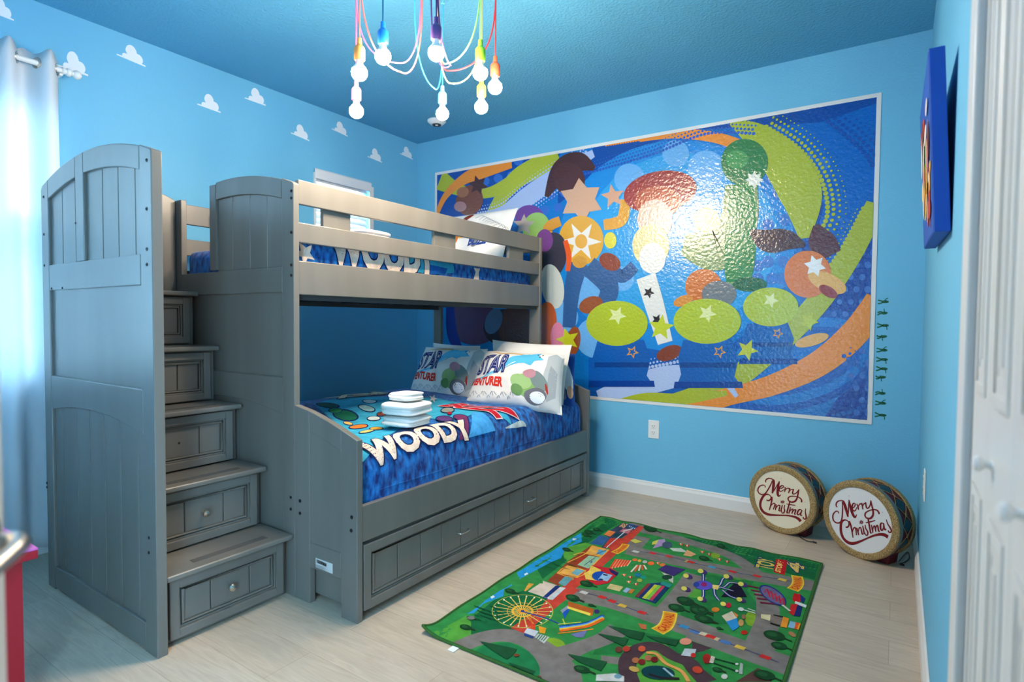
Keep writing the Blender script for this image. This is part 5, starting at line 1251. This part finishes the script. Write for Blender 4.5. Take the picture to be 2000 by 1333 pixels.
# big wheel
C0 = (1270, 370)
for k in range(22):
    a = 2*PI*k/22; fline('C', [(C0[0]+60*math.cos(a), C0[1]+30*math.sin(a)), (C0[0]+385*math.cos(a), C0[1]+205*math.sin(a))], .0042, (232, 206, 110), 1)
fline('C', ell(*C0, 395, 215, 40)+[(C0[0]+395, C0[1])], .0035, (190, 196, 90), 1); fline('C', ell(*C0, 200, 108, 30)+[(C0[0]+200, C0[1])], .003, (210, 170, 80), 1); pr.layer()
for k in range(22):
    a = 2*PI*k/22; fell('C', C0[0]+370*math.cos(a), C0[1]+196*math.sin(a), 12, 9, (236, 236, 220)); fell('C', C0[0]+130*math.cos(a), C0[1]+70*math.sin(a), 20, 12, (240, 186, 70))
pr.poly([fp(C0[0]+(90 if k % 2 else 45)*math.cos(PI*k/12), C0[1]+(52 if k % 2 else 26)*math.sin(PI*k/12), 'C') for k in range(24)], (242, 170, 50)).layer(); fell('C', *C0, 26, 16, (34, 60, 140)).layer()
fline('C', [(1290, 380), (1600, 470), (1760, 540)], .008, (44, 70, 140)); fline('C', [(1350, 440), (1400, 520)], .008, (232, 120, 50)); pr.layer()
fpoly('C', [(1380, 520), (1440, 545), (1430, 615), (1375, 600)], (222, 70, 40)); fpoly('C', [(1480, 560), (1580, 590), (1560, 660), (1490, 650)], (240, 160, 40)); fpoly('C', [(1330, 590), (1480, 630), (1430, 700), (1290, 650)], (206, 212, 220)); fpoly('C', [(1470, 660), (1620, 705), (1550, 790), (1430, 710)], (196, 204, 200)); fpoly('C', [(1290, 655), (1420, 705), (1400, 725), (1290, 690)], (44, 72, 140)); pr.layer()
for k in range(4): fline('C', [(1500+30*k, 672+9*k), (1450+30*k, 735+8*k)], .004, (60, 110, 80), 1)
# slide with rainbow stripes
for d, c in ((0, (32, 76, 160)), (16, (90, 160, 220)), (32, (240, 196, 70)), (48, (236, 110, 40))):
    fline('D', [(20, 500+d*1.2), (200, 480+d), (400, 440+d), (590, 350+d)], .014, c, 8)
pr.layer(); fline('D', [(0, 590), (250, 560), (460, 530)], .006, (240, 150, 50)); fline('D', [(0, 470), (300, 440)], .004, (220, 220, 90)); fline('D', [(60, 400), (90, 470)], .004, (220, 220, 90)); fpoly('D', [(160, 600), (380, 545), (330, 640), (240, 640)], (116, 120, 170)); pr.layer()
fpoly('D', [(30, 290), (130, 220), (160, 250), (60, 330)], (150, 158, 176)); fpoly('D', [(120, 270), (150, 280), (80, 400), (60, 320)], (30, 90, 190)); fpoly('D', [(130, 170), (470, 270), (440, 360), (130, 250)], (190, 96, 40)); fpoly('D', [(130, 235), (425, 325), (415, 358), (120, 262)], (240, 220, 90)); fell('D', 505, 300, 34, 28, (60, 50, 110)); pr.layer()
# stalls, tents and rides
for k in range(6): fline('A', [(880+40*k, 740-6*k), (960+34*k, 620+4*k)], .011, (230, 84, 40), 1); fline('A', [(900+40*k, 742-6*k), (980+34*k, 622+4*k)], .004, (240, 220, 190), 1)
for k in range(5): fline('A', [(1150+50*k, 790-8*k), (1230+22*k, 700)], .008, (226, 96, 56) if k % 2 else (232, 220, 196), 1)
fell('A', 1200, 632, 34, 18, (236, 120, 60)); fell('A', 1260, 645, 24, 16, (232, 170, 70)); fell('A', 1410, 680, 44, 24, (236, 110, 60)); fell('A', 1330, 660, 30, 20, (190, 190, 180)); fell('A', 1560, 700, 40, 20, (222, 120, 60)); pr.layer()
fpoly('A', [(640, 700), (900, 740), (990, 800), (860, 930), (700, 960), (560, 880), (540, 800)], (196, 40, 52)).layer(); fpoly('A', [(630, 700), (760, 760), (700, 900), (560, 880), (540, 800), (600, 770)], (236, 200, 90)); fell('A', 740, 840, 100, 62, (28, 84, 176)).layer(); fpoly('A', [(790, 800), (910, 830), (840, 910), (720, 880)], (150, 192, 226)).layer(); fpoly('A', [(790, 810), (850, 825), (840, 840), (785, 828)], (40, 50, 90)); fpoly('A', [(740, 870), (790, 880), (780, 896), (732, 886)], (40, 50, 90)); fpoly('A', [(860, 740), (990, 800), (960, 840), (880, 790)], (40, 40, 100)); pr.layer()
fpoly('A', [(880, 940), (1050, 980), (1000, 1040), (830, 1000)], (206, 190, 130)); fpoly('A', [(1090, 990), (1150, 1010), (1090, 1060), (1040, 1040)], (150, 176, 206)); fpoly('A', [(1150, 1010), (1200, 1020), (1160, 1070), (1110, 1060)], (206, 130, 60)); fell('A', 1240, 830, 40, 26, (30, 120, 160)); fell('A', 1310, 860, 40, 24, (30, 150, 130)); fell('A', 1260, 900, 36, 22, (170, 180, 80)); pr.layer()
fpoly('A', [(1600, 700), (1860, 760), (1700, 850), (1500, 760)], (64, 50, 110)); fpoly('A', [(1540, 790), (1700, 850), (1700, 940), (1650, 910), (1600, 850)], (190, 196, 180)); fell('A', 1620, 860, 70, 30, (30, 66, 50)); pr.layer()
for (x, y, c) in ((1800, 430, (220, 90, 60)), (1880, 450, (190, 60, 44)), (1060, 830, (226, 110, 70)), (1140, 860, (196, 60, 44)), (1120, 920, (232, 130, 80)), (1215, 950, (196, 60, 44)), (1500, 680, (226, 110, 50))): fpoly('A', [(x-36, y-10), (x+30, y-16), (x+10, y+22)], c); fpoly('A', [(x-14, y-13), (x+6, y-15), (x, y+16)], (236, 226, 210))
for (x, y, c) in ((275, 260, (220, 90, 60)), (365, 290, (180, 60, 44)), (500, 355, (220, 90, 60)), (600, 385, (180, 60, 44)), (80, 180, (190, 60, 44)), (440, 1015, (220, 120, 44))): fpoly('B', [(x-36, y-14), (x+34, y-10), (x+6, y+26)], c); fpoly('B', [(x-10, y-12), (x+10, y-11), (x, y+18)], (236, 226, 210))
pr.layer()
fpoly('A', [(1140, 380), (1200, 360), (1300, 400), (1200, 420)], (206, 200, 90)); fpoly('A', [(1430, 490), (1600, 440), (1590, 360), (1510, 370)], (176, 150, 196)); fpoly('A', [(1430, 400), (1510, 370), (1480, 430), (1420, 440)], (210, 206, 90)); fell('A', 1620, 440, 66, 46, (70, 92, 116)); fpoly('A', [(1650, 480), (1800, 480), (1900, 540), (1700, 520)], (196, 206, 190)); fpoly('A', [(1880, 500), (2000, 560), (1930, 590), (1830, 575)], (226, 170, 120)); pr.layer()
fpoly('A', [(1540, 930), (1680, 960), (1470, 1200), (1200, 1110), (1380, 940)], (30, 60, 110)).layer()
for k, c in enumerate(((130, 60, 60), (30, 56, 110), (196, 200, 66), (120, 190, 70), (200, 60, 90), (22, 60, 96))): fline('A', [(1225+46*k, 1115+11*k), (1390+46*k, 945+8*k)], .017, c, 1)
fpoly('A', [(1560, 910), (1690, 960), (1650, 1000), (1530, 950)], (40, 140, 130)); pr.layer()
# spinning ride: dark platform, curved arms and yellow cars
fpoly('B', [(520, 850), (700, 660), (770, 690), (860, 850)], (26, 22, 44)); fell('B', 290, 700, 120, 62, (92, 82, 190), 5).layer(); fell('B', 300, 690, 40, 28, (150, 40, 100)); fell('B', 200, 690, 40, 34, (40, 70, 150)); pr.layer()
for pts in ([(420, 710), (500, 700), (540, 620), (560, 600)], [(440, 740), (560, 720), (640, 660), (780, 680)], [(430, 730), (440, 820), (500, 900)], [(540, 760), (640, 840), (760, 880)], [(290, 640), (290, 560), (270, 520)], [(290, 760), (290, 840), (260, 880)], [(500, 720), (680, 770), (640, 760)]):
    fline('B', pts, .014, (34, 62, 140)); fline('B', pts, .004, (220, 206, 190))
fpoly('B', [(410, 690), (500, 700), (480, 760), (410, 740)], (232, 206, 120)); pr.layer()
for x, y in ((265, 515), (600, 582), (790, 680), (770, 885), (560, 945), (260, 880), (75, 578), (50, 745)):
    fell('B', x+28, y+10, 50, 30, (70, 50, 110), 15); fell('B', x-10, y-2, 38, 28, (222, 212, 96), 15)
fell('B', 620, 960, 34, 34, (190, 36, 60)); pr.layer()
# red and blue oval sign with stripes, robot-like toy parts as plain blocks
for k in range(5): fline('B', [(870+40*k, 700+55*k), (1060+50*k, 740+50*k)], .012, (120, 30, 66), 1)
fell('B', 1195, 825, 205, 92, (40, 60, 130), 34).layer(); fell('B', 1195, 825, 180, 76, (110, 100, 140), 34).layer()
for k in range(5): fline('B', [(1090+52*k, 790+28*k), (1120+52*k, 740+30*k), (1160+46*k, 850+28*k)], .007, (190, 40, 60), 1)
fpoly('B', [(1470, 800), (1550, 810), (1580, 880), (1510, 940), (1450, 880)], (206, 30, 40)); fpoly('B', [(1550, 810), (1620, 870), (1590, 930), (1560, 900)], (30, 50, 120)); fpoly('B', [(1430, 940), (1520, 940), (1470, 1090), (1410, 1060)], (206, 40, 44)); fpoly('B', [(1520, 940), (1580, 960), (1550, 1100), (1470, 1095)], (30, 46, 110)); fpoly('B', [(1490, 900), (1650, 960), (1640, 995), (1480, 930)], (220, 224, 224)); fline('B', [(1320, 950), (1420, 1030)], .010, (214, 216, 200), 1); pr.layer()
fpoly('E', [(1010, 230), (1150, 240), (1140, 330), (1010, 290)], (216, 206, 160)); fpoly('E', [(1150, 240), (1330, 270), (1290, 400), (1150, 350)], (130, 116, 110)); fpoly('E', [(1190, 232), (1340, 262), (1320, 280), (1190, 250)], (24, 34, 30)); fpoly('E', [(1140, 350), (1290, 390), (1270, 410), (1145, 370)], (24, 34, 30)); fpoly('E', [(1330, 265), (1415, 290), (1380, 430), (1290, 410)], (236, 150, 50)); fpoly('E', [(1430, 330), (1510, 345), (1490, 440), (1400, 420)], (130, 176, 206)); fpoly('E', [(1510, 345), (1620, 370), (1590, 465), (1490, 440)], (222, 92, 40)); fpoly('E', [(1560, 358), (1620, 372), (1590, 462), (1530, 450)], (240, 160, 50)); pr.layer()
fpoly('E', [(440, 260), (590, 190), (660, 290), (510, 345)], (216, 200, 176)); fpoly('E', [(505, 345), (660, 290), (690, 420), (600, 480)], (44, 140, 206)); fpoly('E', [(610, 200), (680, 250), (660, 290)], (226, 130, 60)); fell('E', 720, 360, 40, 50, (196, 150, 90)); fell('E', 760, 270, 30, 36, (150, 110, 80)); fell('E', 765, 500, 50, 30, (190, 44, 30)); fell('E', 350, 170, 56, 34, (222, 130, 50)); fell('E', 1460, 520, 60, 30, (170, 120, 80), 30); pr.layer()
fell('E', 720, 160, 44, 26, (206, 216, 210), 10); fline('E', [(760, 170), (930, 220)], .008, (206, 216, 210), 1); fline('E', [(820, 150), (930, 190)], .006, (206, 216, 210), 1); pr.layer()
# racing track corner, pond and huts
fline('D', [(1150, 840), (1280, 860), (1400, 980), (1600, 1080), (1700, 1220)], .014, (226, 160, 90), 8); fell('D', 1300, 1100, 220, 90, (16, 66, 74), 5).layer(); fline('D', [(1180, 1120), (1350, 1170), (1580, 1180)], .012, (40, 30, 40), 3); fline('D', [(1370, 1040), (1500, 1150)], .008, (160, 190, 210), 1)
for x, y, c in ((1090, 790, (214, 90, 60)), (1010, 940, (176, 106, 70)), (1090, 960, (120, 40, 40)), (1175, 910, (176, 106, 80)), (1255, 930, (120, 36, 40)), (1820, 1070, (210, 80, 60)), (790, 800, (110, 60, 50)), (890, 790, (180, 60, 50))): fell('D', x, y, 48, 38, c)
fell('D', 990, 1055, 70, 34, (206, 170, 90), 15); fpoly('D', [(1040, 460), (1150, 480), (1150, 540), (1080, 530)], (190, 110, 70)); fpoly('D', [(1650, 790), (1800, 800), (1770, 900), (1600, 880)], (190, 200, 206)); fell('D', 1660, 700, 78, 44, (232, 150, 126)); fell('D', 1760, 880, 34, 30, (196, 50, 50)); pr.layer()
fpoly('D', [(500, 1130), (740, 1110), (860, 1150), (860, 1220), (490, 1210)], (206, 208, 206)); fell('D', 780, 1150, 50, 30, (110, 150, 170)); fell('D', 1940, 930, 56, 60, (150, 36, 36)).layer(); fell('E', 225, 870, 60, 60, (160, 40, 36)); fpoly('E', [(290, 840), (345, 855), (320, 950), (262, 935)], (206, 196, 180)); fline('E', [(340, 880), (640, 960)], .006, (20, 60, 40), 1); fline('E', [(320, 940), (650, 1060)], .006, (20, 60, 40), 1); fpoly('E', [(710, 940), (750, 960), (740, 1110), (690, 1100)], (170, 180, 176)); fell('E', 660, 960, 24, 16, (210, 220, 214)); fell('E', 660, 1060, 24, 18, (210, 220, 214)); fell('E', 480, 1140, 48, 36, (200, 200, 192)); fell('E', 90, 1040, 74, 50, (200, 70, 50), 15); pr.layer()
# trees: leafy ovals with trunks, and pointed firs
def tree(f, x, y, s, d=1): fline(f, [(x+s*.6, y+s*.12), (x+s*1.6, y+s*.55)], .007, (46, 52, 36), 1); fell(f, x, y, s, s*.42, TREE, 12); fell(f, x-s*.2, y-s*.08, s*.5, s*.2, (38, 92, 52), 12)
for f, x, y, s in (('A', 1400, 230, 90), ('A', 600, 270, 60), ('A', 700, 235, 50), ('A', 560, 305, 46), ('A', 310, 495, 56), ('A', 570, 940, 90), ('A', 390, 1130, 90), ('B', 300, 345, 70), ('B', 520, 190, 60), ('B', 60, 910, 120), ('B', 230, 1010, 120), ('B', 280, 1130, 110),
                   ('C', 530, 580, 80), ('C', 1110, 110, 70), ('C', 590, 460, 50), ('D', 190, 125, 95), ('D', 430, 220, 40), ('D', 1650, 165, 110), ('D', 1540, 260, 110), ('D', 1830, 300, 120), ('D', 1900, 420, 90), ('D', 310, 1060, 110), ('E', 170, 180, 90), ('E', 200, 310, 120), ('E', 1200, 540, 160), ('E', 1270, 690, 120), ('E', 400, 440, 40), ('E', 380, 1040, 80), ('E', 1060, 1120, 160)):
    tree(f, x, y, s)
pr.layer()
for f, pts in (('C', [(710, 765), (1200, 870), (1130, 960), (1060, 1000), (900, 900)]), ('C', [(1080, 1040), (1440, 1160), (1380, 1220), (1250, 1190)]), ('D', [(640, 485), (1130, 580), (1080, 680), (920, 640), (800, 570)]), ('D', [(510, 590), (920, 660), (860, 760), (730, 700), (640, 660)]), ('D', [(1140, 620), (1580, 680), (1530, 760), (1300, 700)]), ('D', [(120, 860), (640, 960), (560, 1080), (400, 1020), (260, 960)])):
    fpoly(f, pts, (30, 84, 52))
fell('C', 600, 462, 55, 24, (120, 120, 116)); fell('C', 1190, 950, 36, 20, (120, 66, 44)); fell('C', 1470, 1240, 50, 24, (120, 66, 44)); pr.layer()
for k in range(26):
    x, y = 560+40*(k % 9), 300+60*(k//9)+13*(k % 5); fline('C', [(x+80, y), (x+180, y+46)], [.004, .001], (20, 88, 56), 1)
for k in range(14):
    x, y = 30+60*(k % 7), 640+50*(k//7)+20*(k % 3); fline('A', [(x, y), (x+90, y+30)], [.004, .001], (18, 84, 54), 1)
tag(pr.build('printed_pile', M['rugprint'], rug), 'printed roads, buildings, trees and lettering')
